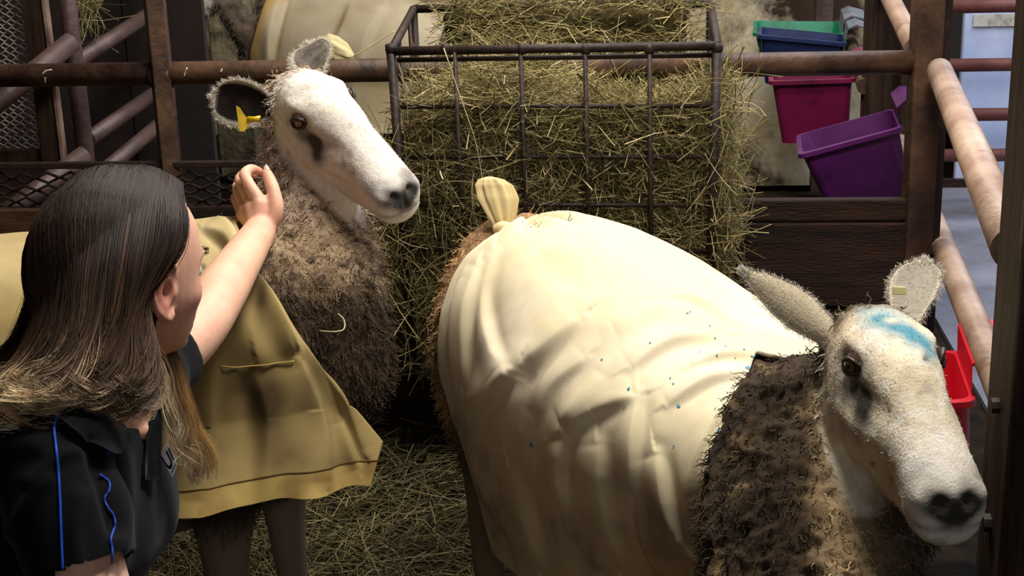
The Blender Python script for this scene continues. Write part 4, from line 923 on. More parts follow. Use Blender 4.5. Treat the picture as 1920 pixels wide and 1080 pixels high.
for x, y, rx, ry, a in ((500, 760, 45, 80, .85), (440, 715, 36, 60, .8), (590, 720, 30, 70, .55), (640, 895, 45, 45, .7), (490, 545, 14, 50, .7), (400, 850, 36, 70, .6), (540, 860, 60, 30, .5)):
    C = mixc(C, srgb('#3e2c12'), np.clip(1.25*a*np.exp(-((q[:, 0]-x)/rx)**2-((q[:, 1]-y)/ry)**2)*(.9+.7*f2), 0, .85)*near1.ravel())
cov1 = empty('sheep_cover', tuple(o1.tolist()+[.4]), 'tan canvas cover with stitched hem, on the sheep with the ear tag', 'animal cover')
cloth('canvas', G, M_CANVAS, cov1, C, .006)
# stitched hem band and the faint cross seam
for side_ in (0, 1):
    js = np.arange(0, 16) if side_ == 0 else np.arange(m-16, m)
    Hh = G[:, js].copy()+Nn[:, js]*.0026*(1 if ((CAMP-G[n//2, 0])@Nn[n//2, 0] > 0) == (side_ == 0) else 1)
    Hh[:, 0] -= 0; F = grid_quads(n, len(js)); Cc_ = np.tile(srgb('#b49a58'), (n*len(js), 1)); obj('hem', Hh.reshape(-1, 3), F, M_CANVAS, cov1, cols=mixc(Cc_, srgb('#7a5c2c'), np.clip(.2+fbm(Hh.reshape(-1, 3), 25, 2, 3), 0, .6)))
    jl = js[-1] if side_ == 0 else js[0]; Vs, Fs = tubegeo(G[:, jl]+Nn[:, jl]*.003, .0012, 5); obj('hem_seam', Vs, Fs, M_CANVAS, cov1, cols=np.tile(srgb('#6a5028'), (len(Vs), 1)))
i0 = np.array([[int(np.argmin(np.hypot(q[:, 0]-x, q[:, 1]-y)+1e4*(vv.ravel() > -.1)))] for x, y in zip(np.linspace(400, 570, 26), np.linspace(690, 676, 26))]).ravel()
Vs, Fs = tubegeo(catmull(V[i0][2::4], 40)+Nn.reshape(-1, 3)[i0][10]*.002, .0011, 5); obj('cross_seam', Vs, Fs, M_CANVAS, cov1, cols=np.tile(srgb('#c8ac60'), (len(Vs), 1)))
# ---------------------------------------------------------------- sheep standing far behind the rail
h3 = np.array([-.985, .17]); c3 = atY(470, 60, 5.6); o3 = np.array([c3[0]+.80, 5.48])
B3 = [(-.02, .55, .07, .64, .42), (.03, .54, .16, .72, .36), (.16, .53, .20, .80, .29), (.35, .53, .21, .81, .27), (.52, .54, .20, .81, .29), (.68, .55, .165, .80, .34), (.80, .56, .11, .74, .42), (.85, .56, .06, .66, .48)]
body3 = [sec_body(o3, h3, *r) for r in B3]
hp3 = atY(352, -42, 5.5)
S3H = (tuple(hp3), (-150., 12., 0.), 1.)
def nk3(f, ra, rb): a_, b_ = hp3+np.array([.09, .05, -.03]), np.array([*(o3+h3*.74), .58]); return (a_*(1-f)+b_*f, np.array([-h3[1], h3[0], 0])*ra, np.array([h3[0], h3[1], .6])*rb, -np.array([h3[0], h3[1], .6])*rb)
neck3 = [nk3(0., .045, .05), nk3(.25, .07, .075), nk3(.6, .10, .10), nk3(1., .11, .12)]
def l3(s_, t): q_ = o3+h3*s_; x_, y_ = q_[0]-h3[1]*t, q_[1]+h3[0]*t; return ((x_, y_, .42), (x_, y_, .24), (x_, y_, .11), (x_, y_, .028), (.058, .034, .025, .027), (h3[0], h3[1], 0))
def paint3(V, L, N, face, wool, legm):
    C, f1, f2 = base_face(V, L, N, face, warm=.1); Wc = mixc(np.tile(srgb('#6e6050'), (len(V), 1)), srgb('#3a3028'), np.clip(.4+f1, 0, 1)); return np.clip(Wc*(1-face)[:, None]+C*face[:, None], .004, .95)
e3 = [((-.088, -.05, .005), hp3+np.array([.02, -.14, .04]), (-.6, -.5, -.3), .11, .07, .4, 0., 0., None, earc_dark()), ((-.088, .05, .005), hp3+np.array([.10, .16, .04]), (-.6, .2, -.3), .11, .07, .4, 0., 0., None, earc_dark())]
sheep3, _, _, _ = make_sheep('sheep', 'sheep far behind the rail in a beige cover, its head above the picture', S3H, neck3, body3, [l3(.08, .11), l3(.08, -.11), l3(.70, .1), l3(.70, -.1)], e3, paint3, voxel=.009, nfur=2500, nwool=3000, seed=37, wmask=lambda V: (V[:, :2]-o3)@h3 > .6)
B3a = smooth_rows(np.array([r[:4] for r in B3]), 90); n, m = 150, 160
uu, vv = np.meshgrid(np.linspace(0, 1, n), np.linspace(-1, 1, m), indexing='ij'); av = np.abs(vv); nn3 = np.array([-h3[1], h3[0]])
s_front = np.interp(av, [0, .3, .6, 1.], [.66, .70, .77, .80]); S = .01+(s_front-.01)*uu; zc, hw, tp = interp_rows(B3a, S)
phi = np.clip(av/.58, 0, 1)*math.pi/2; below = np.clip((av-.58)/.42, 0, 1)
la = np.sin(phi)**.85*(hw+.02)+below**1.3*.05; z = np.where(av < .58, zc+np.cos(phi)**.9*(tp-zc+.02), zc+(.36-zc)*below); sgn = np.where(vv < 0, 1, -1)
G = np.stack([o3[0]+h3[0]*S+nn3[0]*la*sgn, o3[1]+h3[1]*S+nn3[1]*la*sgn, z], -1)
G += np.concatenate([nn3, [0]])*(np.sin(S*34)*.008*below*sgn)[..., None]
nr = sstep(.2, -.1, vv)
G, Nn = fold(G, [([(520, -30), (500, 40), (470, 115)], 9, .022, 1), ([(505, -30), (478, 40), (452, 100)], 8, .018, 1), ([(540, -30), (515, 60), (505, 130)], 9, .020, -1), ([(660, 10), (640, 60), (610, 110)], 16, .010, 1), ([(720, 10), (690, 60), (670, 120)], 16, .010, -1), ([(570, 10), (640, 5), (720, 20)], 12, .006)], nr)
V = G.reshape(-1, 3); q = project(V); C = np.tile(srgb('#b4a68a'), (len(V), 1)); C = mixc(C, srgb('#948058'), np.clip(.3+fbm(V, 6, 3, 7), 0, .7)); C = mixc(C, srgb('#c0984c'), sstep(.90, .97, uu.ravel())*.8)
cov3 = empty('sheep_cover', tuple(o3.tolist()+[.4]), 'beige canvas cover with tan gathered collar, on the sheep far behind the rail', 'animal cover')
cloth('canvas', G, M_CANVAS, cov3, C, .006)
kq = atY(634, 92, 5.21); nt, kt = 22, 40; Vt = []
for i in range(nt):
    t_ = i/(nt-1); a_ = np.linspace(0, 2*math.pi, kt, endpoint=False); r_ = np.interp(t_, [0, .2, .5, .8, 1], [.012, .036, .042, .036, .008])*(1+.12*np.cos(a_*5+3*t_)+.08*np.cos(a_*9))
    Vt.append(kq+_R*(t_-.5)*.115-_U*(t_-.5)*.05+_U*(r_*np.cos(a_))[:, None]+_F*(r_*np.sin(a_)*.7)[:, None])
Vt = np.concatenate(Vt); obj('tied_corner', Vt, ringfaces(nt, kt), M_CANVAS, cov3, cols=np.tile(srgb('#e8d8a0'), (len(Vt), 1)))
# ================================================================ woman kneeling at the left
M_SKIN = mat('skin', attr=True, var=.05, scale=60, rough=.5, bump=.05, bscale=500, sss=.12, spec=.4)
HC = atD(237, 526, 1.73); fdir = unit(_R0*math.cos(math.radians(46))+np.array([-math.sin(YAW), math.cos(YAW), 0])*math.sin(math.radians(46))+np.array([0, 0, -.10]))
ldir = unit(np.cross((0, 0, 1), fdir)); udir = np.cross(fdir, ldir); HR = np.stack([fdir, ldir, udir], 1)   # local x fwd, y left, z up
def hl(x, y, z): return HC+HR@np.array([x, y, z], float)
#       z      half-w  front  back
WH = [(.122, .012, .010, .025), (.117, .040, .036, .050), (.100, .060, .062, .076), (.070, .0705, .082, .090), (.035, .0745, .091, .094), (.000, .0735, .0885, .090), (-.030, .0685, .0865, .074), (-.060, .0590, .0845, .044), (-.085, .0470, .0800, .012), (-.103, .031, .073, -.022), (-.110, .014, .062, -.042)]
WH = [(z if z > 0 else z*.87, w, f, b) for z, w, f, b in WH]
secs = [(hl(0, 0, z), ldir*w, fdir*f, -fdir*b) for z, w, f, b in WH[::-1]]
geos = [loftgeo(secs, 44, 40, 2.15)]
nb = atD(222, 742, 1.735)
geos.append(loftgeo([(hl(-.012, 0, -.03), ldir*.048, fdir*.050, -fdir*.050), (hl(-.020, 0, -.085), ldir*.047, fdir*.046, -fdir*.048), (nb+np.array([0, 0, .02]), ldir*.047, fdir*.045, -fdir*.05), (nb+np.array([-.02, 0, -.05]), ldir*.055, fdir*.045, -fdir*.06)], 20, 30))
# torso
shR = np.array([-.668, 1.425, .752]); shL = np.array([-.668, 1.700, .735]); shm = (shR+shL)/2; pel = np.array([-.865, 1.545, .36])
ax = unit(shm-pel); wv = unit(shL-shR); wv = unit(wv-ax*(wv@ax)); fw = np.cross(wv, ax); TL = np.linalg.norm(shm-pel)
def tors(rows, g=0.): return [(pel+ax*TL*t, wv*(w+g), fw*(f+g), -fw*(b+g)) for t, w, f, b in rows]
TR = [(-.12, .10, .08, .09), (-.05, .165, .105, .12), (.10, .17, .105, .118), (.32, .132, .098, .092), (.55, .142, .112, .10), (.74, .150, .128, .105), (.90, .145, .085, .09), (1.02, .105, .055, .065), (1.08, .06, .045, .05)]
geos.append(loftgeo(tors(TR), 36, 40, 2.3))
for s_ in (shR, shL): geos.append(loftgeo([(s_+wv*q_, ax*r_, fw*r_, -fw*r_) for q_, r_ in ((-.05, .03), (-.02, .052), (.02, .055), (.05, .03))], 12, 20))
# left arm reaching to the sheep, right arm resting
elL = atD(372, 617, 2.00); wrL = atD(489, 431, 2.335)
geos.append(tubegeo([shL, (shL*.6+elL*.4)+np.array([0, 0, -.004]), elL, elL*.62+wrL*.38+np.array([0, 0, .002]), wrL*.9+elL*.1, wrL], [.050, .043, .037, .0375, .027, .0255], 22, 40))
elR = np.array([-.565, 1.315, .535]); wrR = np.array([-.49, 1.42, .335])
geos.append(tubegeo([shR, (shR+elR)/2, elR, (elR+wrR)/2, wrR], [.050, .043, .037, .036, .025], 20, 34))
def hand(chains, wr, rad=.0132):
    g = []
    for i, (pts, rr) in enumerate(chains):
        pts = np.array(pts); g.append(tubegeo(pts, rr, 12, 26)); e_ = pts[-1]; t_ = unit(pts[-1]-pts[-2]); g.append(loftgeo([(e_+t_*a_, *[v_*b_ for v_ in (frame_from(t_)[1], frame_from(t_)[2], -frame_from(t_)[2])]) for a_, b_ in ((-.004, rr[-1]*.98), (.002, rr[-1]*.9), (.0055, rr[-1]*.6), (.0075, rr[-1]*.15))], 8, 12))
        if i < 4: g.append(tubegeo([wr, wr*.4+pts[0]*.6, pts[0]], [.019, .0150, .0118], 14, 14))
    g.append(tubegeo([wr*.75+np.array(chains[1][0][0])*.25, np.array(chains[1][0][0])*.85+wr*.15], [.020, .0165], 14)); g.append(tubegeo([wr*.6+np.array(chains[2][0][0])*.4, np.array(chains[2][0][0])*.9+wr*.1], [.0165, .0140], 14))
    g.append(tubegeo([wr*.6+np.array(chains[0][0][0])*.4, chains[0][0][0]], [.0165, .0125], 14))
    return g
dd0 = .135
A = lambda x, y, d_: atD(x, y, d_+dd0)
LH = [([A(487, 376, 2.20), A(470, 350, 2.205), A(459, 328, 2.215), A(471, 317, 2.235), A(486, 322, 2.255)], [.0108, .0098, .0098, .0086, .0074]),
      ([A(471, 376, 2.215), A(458, 352, 2.23), A(450, 336, 2.25), A(462, 325, 2.275), A(476, 328, 2.29)], [.0108, .0098, .0096, .0086, .0074]),
      ([A(459, 384, 2.232), A(449, 362, 2.255), A(445, 350, 2.28), A(454, 341, 2.30), A(467, 342, 2.312)], [.0104, .0094, .0092, .0082, .0072]),
      ([A(453, 398, 2.248), A(445, 380, 2.27), A(441, 370, 2.29), A(449, 362, 2.305), A(459, 362, 2.315)], [.0095, .0085, .0082, .0074, .0064]),
      ([A(503, 424, 2.205), A(517, 395, 2.20), A(514, 362, 2.205), A(506, 338, 2.215), A(499, 322, 2.222)], [.0150, .0135, .0112, .0105, .0085])]
geos += hand(LH, wrL)
geos.append(loftgeo([(atD(236, 757, 1.765), _R*.016, _U*.012, -_U*.012), (atD(244, 778, 1.755), _R*.026, -_F*.026, _F*.03), (atD(251, 800, 1.738), _R*.024, -_F*.026, _F*.03), (atD(256, 822, 1.73), _R*.012, -_F*.014, _F*.02)], 16, 20))
kn = np.array([-.50, 1.44, .29]); fwd_ = unit(np.array([.55, .62, -.42])); lat_ = unit(np.cross((0, 0, 1), fwd_)); dn_ = np.array([0, 0, -1.])
RH = []
for i, (o_, l_) in enumerate(((.028, 1.), (.010, 1.08), (-.009, 1.), (-.026, .8))):
    b_ = wrR+fwd_*.075*(1 if i < 3 else .93)+lat_*o_; RH.append(([b_, b_+fwd_*.022*l_+dn_*.002, b_+fwd_*.040*l_+dn_*.012, b_+fwd_*.055*l_+dn_*.026, b_+fwd_*.063*l_+dn_*.04], [.0100, .0092, .0090, .0080, .0070]))
RH.append(([wrR+fwd_*.02+lat_*.016, wrR+fwd_*.042+lat_*.034, wrR+fwd_*.06+lat_*.045+dn_*.01, wrR+fwd_*.075+lat_*.047+dn_*.02], [.0135, .012, .0105, .0085]))
geos += hand(RH, wrR)
# ears as folded shells
for sg in (1, -1):
    E = lambda x, z, o_=0.: hl(.006+x*1.15, sg*(.0705+o_*1.1), .000+z*1.15)
    geos.append(tubegeo([E(.010, .012, .000), E(.006, .026, .008), E(-.008, .031, .013), E(-.021, .024, .016), E(-.025, .006, .016), E(-.019, -.012, .012), E(-.008, -.024, .007), E(.003, -.028, .003), E(.008, -.020, .001)], [.0035, .0042, .0046, .0048, .0048, .0048, .0058, .0062, .004], 10, 44))
    geos.append(tubegeo([E(-.002, .018, .003), E(-.012, .012, .007), E(-.014, -.002, .007), E(-.008, -.014, .005)], [.0042, .005, .005, .0045], 8, 20))
    geos.append(tubegeo([E(.010, .004, .001), E(.008, -.004, .004), E(.006, -.012, .002)], [.0035, .0045, .0035], 8, 12))
    geos.append(loftgeo([(E(-.006, z_, .0015), fdir*w_, ldir*.006, -ldir*.01) for z_, w_ in ((.024, .008), (.012, .016), (0, .017), (-.014, .012), (-.022, .006))], 14, 14))
V, F = fuse(geos, .0033, 3)
Lc = (V-HC)@HR; hm = (np.linalg.norm(Lc-np.array([.03, 0, -.02]), axis=1) < .15) & (Lc[:, 0] > .02)
def face_sculpt(L):
    L = L.copy(); b = lambda c, r, d, a, sym=True: brush(L, c, r, d, a, sym)
    L += b((.086, .031, .008), (.02, .017, .011), (-1, 0, 0), .011); L += b((.088, .030, .027), (.02, .022, .007), (1, 0, 0), .004)
    for z_, a_, w_ in ((.010, .008, .008), (-.005, .013, .009), (-.018, .019, .011), (-.026, .020, .012)): L += b((.092, 0, z_), (.03, w_, .009), (1, 0, 0), a_*.62, False)
    L += b((.092, .012, -.028), (.02, .006, .006), (.6, .8, 0), .005); L += b((.06, .048, -.018), (.025, .02, .018), (.6, .7, 0), .006)
    L += b((.086, 0, -.050), (.02, .020, .005), (1, 0, 0), .006, False); L += b((.085, 0, -.062), (.02, .017, .005), (1, 0, 0), .0065, False); L += b((.088, 0, -.0562), (.02, .022, .0022), (-1, 0, 0), .004, False)
    L += b((.078, 0, -.090), (.02, .018, .013), (1, 0, -.2), .007, False); L += b((.083, 0, -.074), (.02, .02, .006), (-1, 0, 0), .003, False)
    return L
V[hm] = face_sculpt(Lc[hm])@HR.T+HC; Lc = (V-HC)@HR
Lc = Lc+brush(Lc, (.005, .083, -.001), (.0075, .02, .0105), (0, -1, 0), .011); V = Lc@HR.T+HC
C = np.tile(srgb('#e6b698'), (len(V), 1)); f1 = fbm(V, 30, 3, 301); q = project(V)
C = mixc(C, srgb('#e0a088'), np.clip(.25+.6*f1, 0, .5))
red = np.exp(-(((Lc-np.array([.055, -.05, -.03]))/.035)**2).sum(1))+np.exp(-(((Lc-np.array([.055, .05, -.03]))/.035)**2).sum(1)); C = mixc(C, srgb('#dc8f84'), np.clip(red*.6, 0, .6))
er = np.exp(-(((np.stack([Lc[:, 0]+.002, np.abs(Lc[:, 1])-.082, Lc[:, 2]], 1))/np.array([.022, .016, .034]))**2).sum(1)); C = mixc(C, srgb('#d8806c'), np.clip(er*.8, 0, .75))
lip = np.exp(-(((Lc-np.array([.09, 0, -.056]))/np.array([.02, .022, .009]))**2).sum(1)**2); C = mixc(C, srgb('#b8645c'), lip*.8)
for (pts, rr) in LH+RH:
    C = mixc(C, srgb('#e29a84'), np.clip(np.exp(-(np.linalg.norm(V-pts[-1], axis=1)/.016)**2)*.6+np.exp(-(np.linalg.norm(V-pts[2], axis=1)/.010)**2)*.35, 0, .7))
woman = empty('person', (-.86, 1.55, 0), 'woman in a black polo shirt with long brown hair fading to blonde, stroking a sheep', 'person')
obj('body', V, F, M_SKIN, woman, cols=C)
# nails
for pts, rr in LH:
    t_ = unit(np.array(pts[-1])-np.array(pts[-2])); c_ = np.array(pts[-1])+t_*.001
    out = unit(camv(c_)*.6+np.array([.5, 0, .6])) if pts is LH[4][0] else unit(np.array(pts[-2])-np.array(pts[-3])*.5-np.array(wrL)*.5)
    out = unit(out-t_*(out@t_)); sd_ = np.cross(t_, out); VV = []
    for i in range(6):
        for j in range(7):
            u_, v_ = i/5-.35, (j/6-.5)*2; w_ = rr[-1]*.72*(1 if i < 4 else .9-.25*(i-3)); a_ = v_*.95
            VV.append(c_+t_*u_*.011+sd_*w_*math.sin(a_)+out*(rr[-1]*1.06*math.cos(a_)))
    obj('fingernail', VV, grid_quads(6, 7), mat('fingernail', '#e8b8a8', '#f0c8b8', 40, .25), woman)
for sg in (1, -1):  # eyes
    c_ = hl(.0705, sg*.031, .009); r_ = .0118; VV = []; CC = []
    for i in range(14):
        th = math.pi*.55*i/13
        for j in range(20):
            ph = 2*math.pi*j/20; d_ = fdir*math.cos(th)+(ldir*math.cos(ph)+udir*math.sin(ph))*math.sin(th); VV.append(c_+d_*r_); s0 = math.sin(th)
            CC.append(srgb('#060606') if s0 < .2 else srgb('#4a6a7a') if s0 < .46 else srgb('#e8e4e0'))
    obj('eye', VV, ringfaces(14, 20, cap=False), MATS['wet_eye'], woman, cols=np.array(CC))
    Ps = []
    for k_ in range(26):
        a_ = (k_/25-.5)*2; b0 = hl(.0815-.006*a_*a_, sg*.031+a_*.0135, .0125-.002*a_*a_); dr = HR@np.array([.8, a_*.5, .5]); Ps.append([b0, b0+dr*.003, b0+dr*.005+udir*.002])
    Vs, Fs, _ = strands(np.array(Ps), .0002); obj('eyelashes', Vs, Fs, mat('lash_hair', '#1c1210', '#2a1c16', 30, .6), woman)
    Ps = []
    for k_ in range(70):
        a_ = rng.uniform(-1, 1); b0 = hl(.0875-.010*(a_+.2)**2, sg*(.031+a_*.019), .029+.004*(1-a_*a_)+rng.uniform(-.002, .002)); dr = HR@np.array([.2, sg*.9, .3]); Ps.append([b0, b0+dr*.004, b0+dr*.008])
    Vs, Fs, _ = strands(np.array(Ps), .00025); obj('eyebrow', Vs, Fs, MATS['lash_hair'], woman)
# ---- shirt
M_SHIRT = mat('black_jersey', '#030406', '#06070c', 30, .85, .12, 900, spec=.15, sheen=.05); M_PIPE = mat('blue_piping', '#0c3ca8', '#1450c8', 40, .6)
g = [loftgeo(tors([(r_[0], r_[1], r_[2], r_[3]) for r_ in TR[:8]]+[(1.05, .075, .05, .058)], .013), 40, 44, 2.3)]
for s_ in (shR, shL): g.append(loftgeo([(s_+wv*q_, ax*r_, fw*r_, -fw*r_) for q_, r_ in ((-.06, .036), (-.02, .066), (.02, .068), (.06, .036))], 12, 22))
hemR = shR+(elR-shR)*.52; hemL = shL+(elL-shL)*.52
g.append(tubegeo([shR, (shR*.5+hemR*.5)+np.array([0, 0, .006]), hemR], [.062, .062, .058], 24, 22)); g.append(tubegeo([shL, (shL+hemL)/2, hemL], [.062, .060, .056], 24, 18))
SV, SF = fuse(g, .0055, 5); SN = normals(SV, SF); SV = SV+SN*(fbm(SV*np.array([1, 1, .6]), 11, 3, 401)*.006)[:, None]
SN = normals(SV, SF); SQ = project(SV)
for pts, wd, am in (([(160, 830), (190, 900), (215, 990)], 14, -.010), ([(60, 900), (120, 850), (190, 850)], 14, .006), ([(230, 860), (235, 960), (225, 1060)], 16, .007), ([(20, 1000), (60, 930), (90, 900)], 14, .006), ([(150, 930), (140, 1000), (150, 1060)], 14, .005)):
    d_, par = seg_dist(SQ, curve2(pts, 16)); SV = SV+SN*(am*np.exp(-(d_/wd)**2)*(((CAMP-SV)*SN).sum(1) > 0))[:, None]
SN = normals(SV, SF); SQ = project(SV); SFR = ((CAMP-SV)*SN).sum(1) > 0
# open the sleeve ends and the V of the neck
fc = SV[SF].mean(1); fq = project(fc); keep = np.ones(len(SF), bool)
for hem_, s_ in ((hemR, shR), (hemL, shL)):
    t_ = unit(hem_-s_); keep &= ~(((fc-hem_)@t_ > -.004) & (np.linalg.norm(fc-hem_, axis=1) < .062))
shirt = obj('polo_shirt', SV, SF[keep], M_SHIRT, woman)
def snap(x, y, lift=.0012):
    d_ = np.hypot(SQ[:, 0]-x, SQ[:, 1]-y)+1e4*(~SFR); c_ = np.argsort(d_)[:6]; i = c_[np.argmin(SQ[c_, 2]+d_[c_]*.002)]
    dep = SQ[i, 2]; return atD(x, y, dep)+SN[i]*lift
def piping(pts, r_=.0016):
    P_ = np.array([snap(x, y) for x, y in curve2(pts, max(8, 5*len(pts)))]); P_[1:-1] = (P_[:-2]+P_[1:-1]*2+P_[2:])/4
    Vp, Fp = tubegeo(P_, r_, 7, 60); obj('blue_piping', Vp, Fp, M_PIPE, shirt)
piping([(109, 778), (101, 803), (106, 850), (112, 930), (115, 1000), (118, 1068)])
piping([(186, 890), (203, 903), (204, 920), (195, 935), (202, 952), (212, 965), (216, 985), (207, 1010), (210, 1030), (210, 1054)], .0012)
# collar leaf with tipped corner, placket
def sheet(name, A_, B_, m_, par, n_=24, k_=7, lift=(.004, .010), th=.003):
    a_ = curve2(A_, n_); b_ = curve2(B_, n_); top = []
    for i in range(n_):
        for j in range(k_):
            t = j/(k_-1); x, y = a_[i]*(1-t)+b_[i]*t; top.append(snap(x, y, lift[0]+(lift[1]-lift[0])*math.sin(t*math.pi/2)))
    top = np.array(top); G_ = top.reshape(n_, k_, 3); G_[1:-1] = (G_[:-2]+2*G_[1:-1]+G_[2:])/4; F_ = grid_quads(n_, k_); N_ = normals(top, F_); N_ *= np.sign(((CAMP-top)*N_).sum(1).mean())
    bot = G_.reshape(-1, 3)-N_*th; nn_ = n_*k_; FF = [tuple(r) for r in F_]+[tuple(r[::-1]+nn_) for r in F_]
    rim = [i*k_ for i in range(n_)]+[(n_-1)*k_+j for j in range(1, k_)]+[i*k_+k_-1 for i in range(n_-2, -1, -1)]+[j for j in range(k_-2, 0, -1)]
    for i in range(len(rim)): a1, b1 = rim[i], rim[(i+1) % len(rim)]; FF.append((a1, a1+nn_, b1+nn_, b1))
    return MB().add(np.vstack([G_.reshape(-1, 3), bot]), FF).build(name, m_, par, smooth=True)
sheet('collar', [(120, 768), (158, 764), (192, 768), (220, 782), (234, 806)], [(110, 790), (136, 812), (170, 832), (206, 852), (232, 838)], M_SHIRT, shirt)
sheet('placket', [(267, 770), (268, 830), (266, 900)], [(288, 770), (288, 830), (284, 900)], M_SHIRT, shirt, 14, 5)
piping([(200, 849), (209, 848), (215, 836)], .0018)
# white chest badge with a dark letter U
bc = snap(312, 862, .004); bn = unit(camv(bc)*.75+np.array([.62, -.1, 0])); 
crn = [(296, 853), (319, 833), (333, 872), (324, 895)]; bdep = project(bc)[2]
P0, P1_, P2_, P3_ = [atD(x, y, bdep-.016) for x, y in crn]
def bq(u, v, l=0.): return (P0*(1-u)+P1_*u)*(1-v)+(P3_*(1-u)+P2_*u)*v+camv(bc)*l
Vb = [bq(u, v, l) for l in (-.002, 0) for u, v in ((0, 0), (1, 0), (1, 1), (0, 1))]
MB().add(Vb, [(3, 2, 1, 0), (4, 5, 6, 7), (0, 1, 5, 4), (1, 2, 6, 5), (2, 3, 7, 6), (3, 0, 4, 7)]).build('chest_badge', mat('white_badge', '#e8e8f0', '#f4f4fa', 30, .6), shirt)
def strip_poly(pts, w, name, m_):
    mbx = MB(); pts = np.array(pts, float)
    for a1, b1 in zip(pts[:-1], pts[1:]):
        d_ = (b1-a1)/np.linalg.norm(b1-a1); n_ = np.array([-d_[1], d_[0]])*w/2; a2, b2 = a1-d_*w*.3, b1+d_*w*.3
        mbx.add([bq(*p_, .0008) for p_ in (a2-n_, b2-n_, b2+n_, a2+n_)], [(0, 1, 2, 3)])
    return mbx.build(name, m_, shirt)
M_INK = mat('navy_ink', '#14143a', '#1c1c48', 30, .6)
th_ = np.linspace(math.pi, 0, 9); strip_poly([(.10, .16), (.10, .5)]+[(.34+.24*math.cos(t), .5+.20*math.sin(t)) for t in th_]+[(.58, .16)], .15, 'badge_letter', M_INK)
strip_poly([(.80, .14), (.80, .62)], .13, 'badge_letter', M_INK); strip_poly([(.12, .86), (.80, .86)], .045, 'badge_line', M_INK)
# ---- trousers and boots (kneeling)
M_TROU = mat('dark_trousers', '#0c0e14', '#181c26', 20, .85, .15, 400)
g = [loftgeo(tors([(-.14, .11, .09, .10), (-.06, .172, .112, .128), (.10, .178, .113, .125), (.22, .155, .108, .112), (.27, .12, .08, .08)], .008), 24, 36, 2.3)]
for sg in (-1, 1):
    hip = pel+wv*.09*sg+np.array([.02, 0, .01]); knee = np.array([-.52, pel[1]+.11*sg, .075]); ank = np.array([-.98, pel[1]+.09*sg, .065])
    g.append(tubegeo([hip, (hip+knee)/2, knee], [.095, .082, .064], 20, 20)); g.append(tubegeo([knee, (knee+ank)/2+np.array([0, 0, .0]), ank], [.064, .060, .046], 18, 20))
TV, TF = fuse(g, .009, 5); obj('trousers', TV, TF, M_TROU, woman)
for sg in (-1, 1):
    ank = np.array([-1.0, pel[1]+.09*sg, .07]); Vb, Fb = loftgeo([(ank+np.array([.03, 0, .0]), (0, .045, 0), (0, 0, .045), (0, 0, -.045)), (ank+np.array([-.03, 0, .0]), (0, .047, 0), (0, 0, .05), (0, 0, -.05)), (ank+np.array([-.10, 0, -.01]), (0, .045, 0), (0, 0, .04), (0, 0, -.045)), (ank+np.array([-.17, 0, -.02]), (0, .035, 0), (0, 0, .025), (0, 0, -.035))], 20, 18)
    MB().add(Vb, Fb).build('boot', mat('black_rubber_boot', '#101010', '#1c1c1c', 20, .5), woman, smooth=True)
# ---- hair
M_HAIR = mat('ombre_hair', attr=True, rough=.62, spec=.22, var=.08, scale=90)
gd = [[(322, 338, 1.76), (347, 385, 1.675), (350, 450, 1.650), (316, 508, 1.642), (276, 540, 1.64), (262, 610, 1.635), (285, 690, 1.625), (270, 742, 1.615), (228, 757, 1.605)],
      [(305, 331, 1.77), (318, 380, 1.655), (312, 460, 1.625), (276, 530, 1.615), (250, 600, 1.61), (258, 680, 1.605), (245, 735, 1.60), (212, 752, 1.595), (175, 750, 1.585)],
      [(288, 327, 1.78), (268, 378, 1.66), (252, 470, 1.610), (238, 560, 1.60), (222, 640, 1.595), (208, 705, 1.585), (178, 742, 1.575), (138, 752, 1.565), (98, 762, 1.555)],
      [(270, 325, 1.785), (208, 376, 1.665), (186, 470, 1.61), (175, 560, 1.595), (160, 640, 1.585), (138, 705, 1.57), (98, 748, 1.56), (55, 770, 1.55), (8, 787, 1.54)],
      [(255, 325, 1.79), (152, 388, 1.68), (122, 480, 1.63), (110, 560, 1.61), (94, 640, 1.595), (72, 700, 1.58), (36, 745, 1.565), (-5, 775, 1.555), (-45, 790, 1.55)],
      [(242, 326, 1.795), (112, 402, 1.72), (80, 490, 1.68), (62, 570, 1.66), (40, 640, 1.64), (8, 700, 1.62), (-32, 742, 1.61), (-62, 770, 1.60), (-92, 790, 1.59)],
      [(235, 327, 1.80), (110, 395, 1.785), (74, 490, 1.76), (48, 570, 1.745), (22, 640, 1.725), (-18, 700, 1.70), (-52, 742, 1.68), (-80, 770, 1.66), (-105, 790, 1.65)],
      [(246, 330, 1.81), (176, 390, 1.845), (148, 480, 1.85), (124, 580, 1.835), (100, 660, 1.81), (70, 720, 1.78), (40, 760, 1.76), (10, 790, 1.74), (-20, 810, 1.73)],
      [(262, 338, 1.82), (250, 385, 1.865), (232, 470, 1.875), (214, 570, 1.865), (205, 650, 1.845), (200, 720, 1.82), (190, 780, 1.80), (180, 830, 1.79), (170, 860, 1.78)],
      [(292, 342, 1.80), (318, 390, 1.85), (312, 470, 1.865), (290, 550, 1.865), (284, 640, 1.84), (298, 700, 1.815), (315, 770, 1.80), (330, 830, 1.79), (345, 880, 1.785)]]
GD = np.array([[atD(*p_) for p_ in g_] for g_ in gd]); MH = 22
GS = np.array([catmull(g_, MH) for g_ in GD])                       # (guides, MH, 3)
GU = np.stack([catmull(GS[:, j], 91) for j in range(MH)], 1)        # (91, MH, 3)
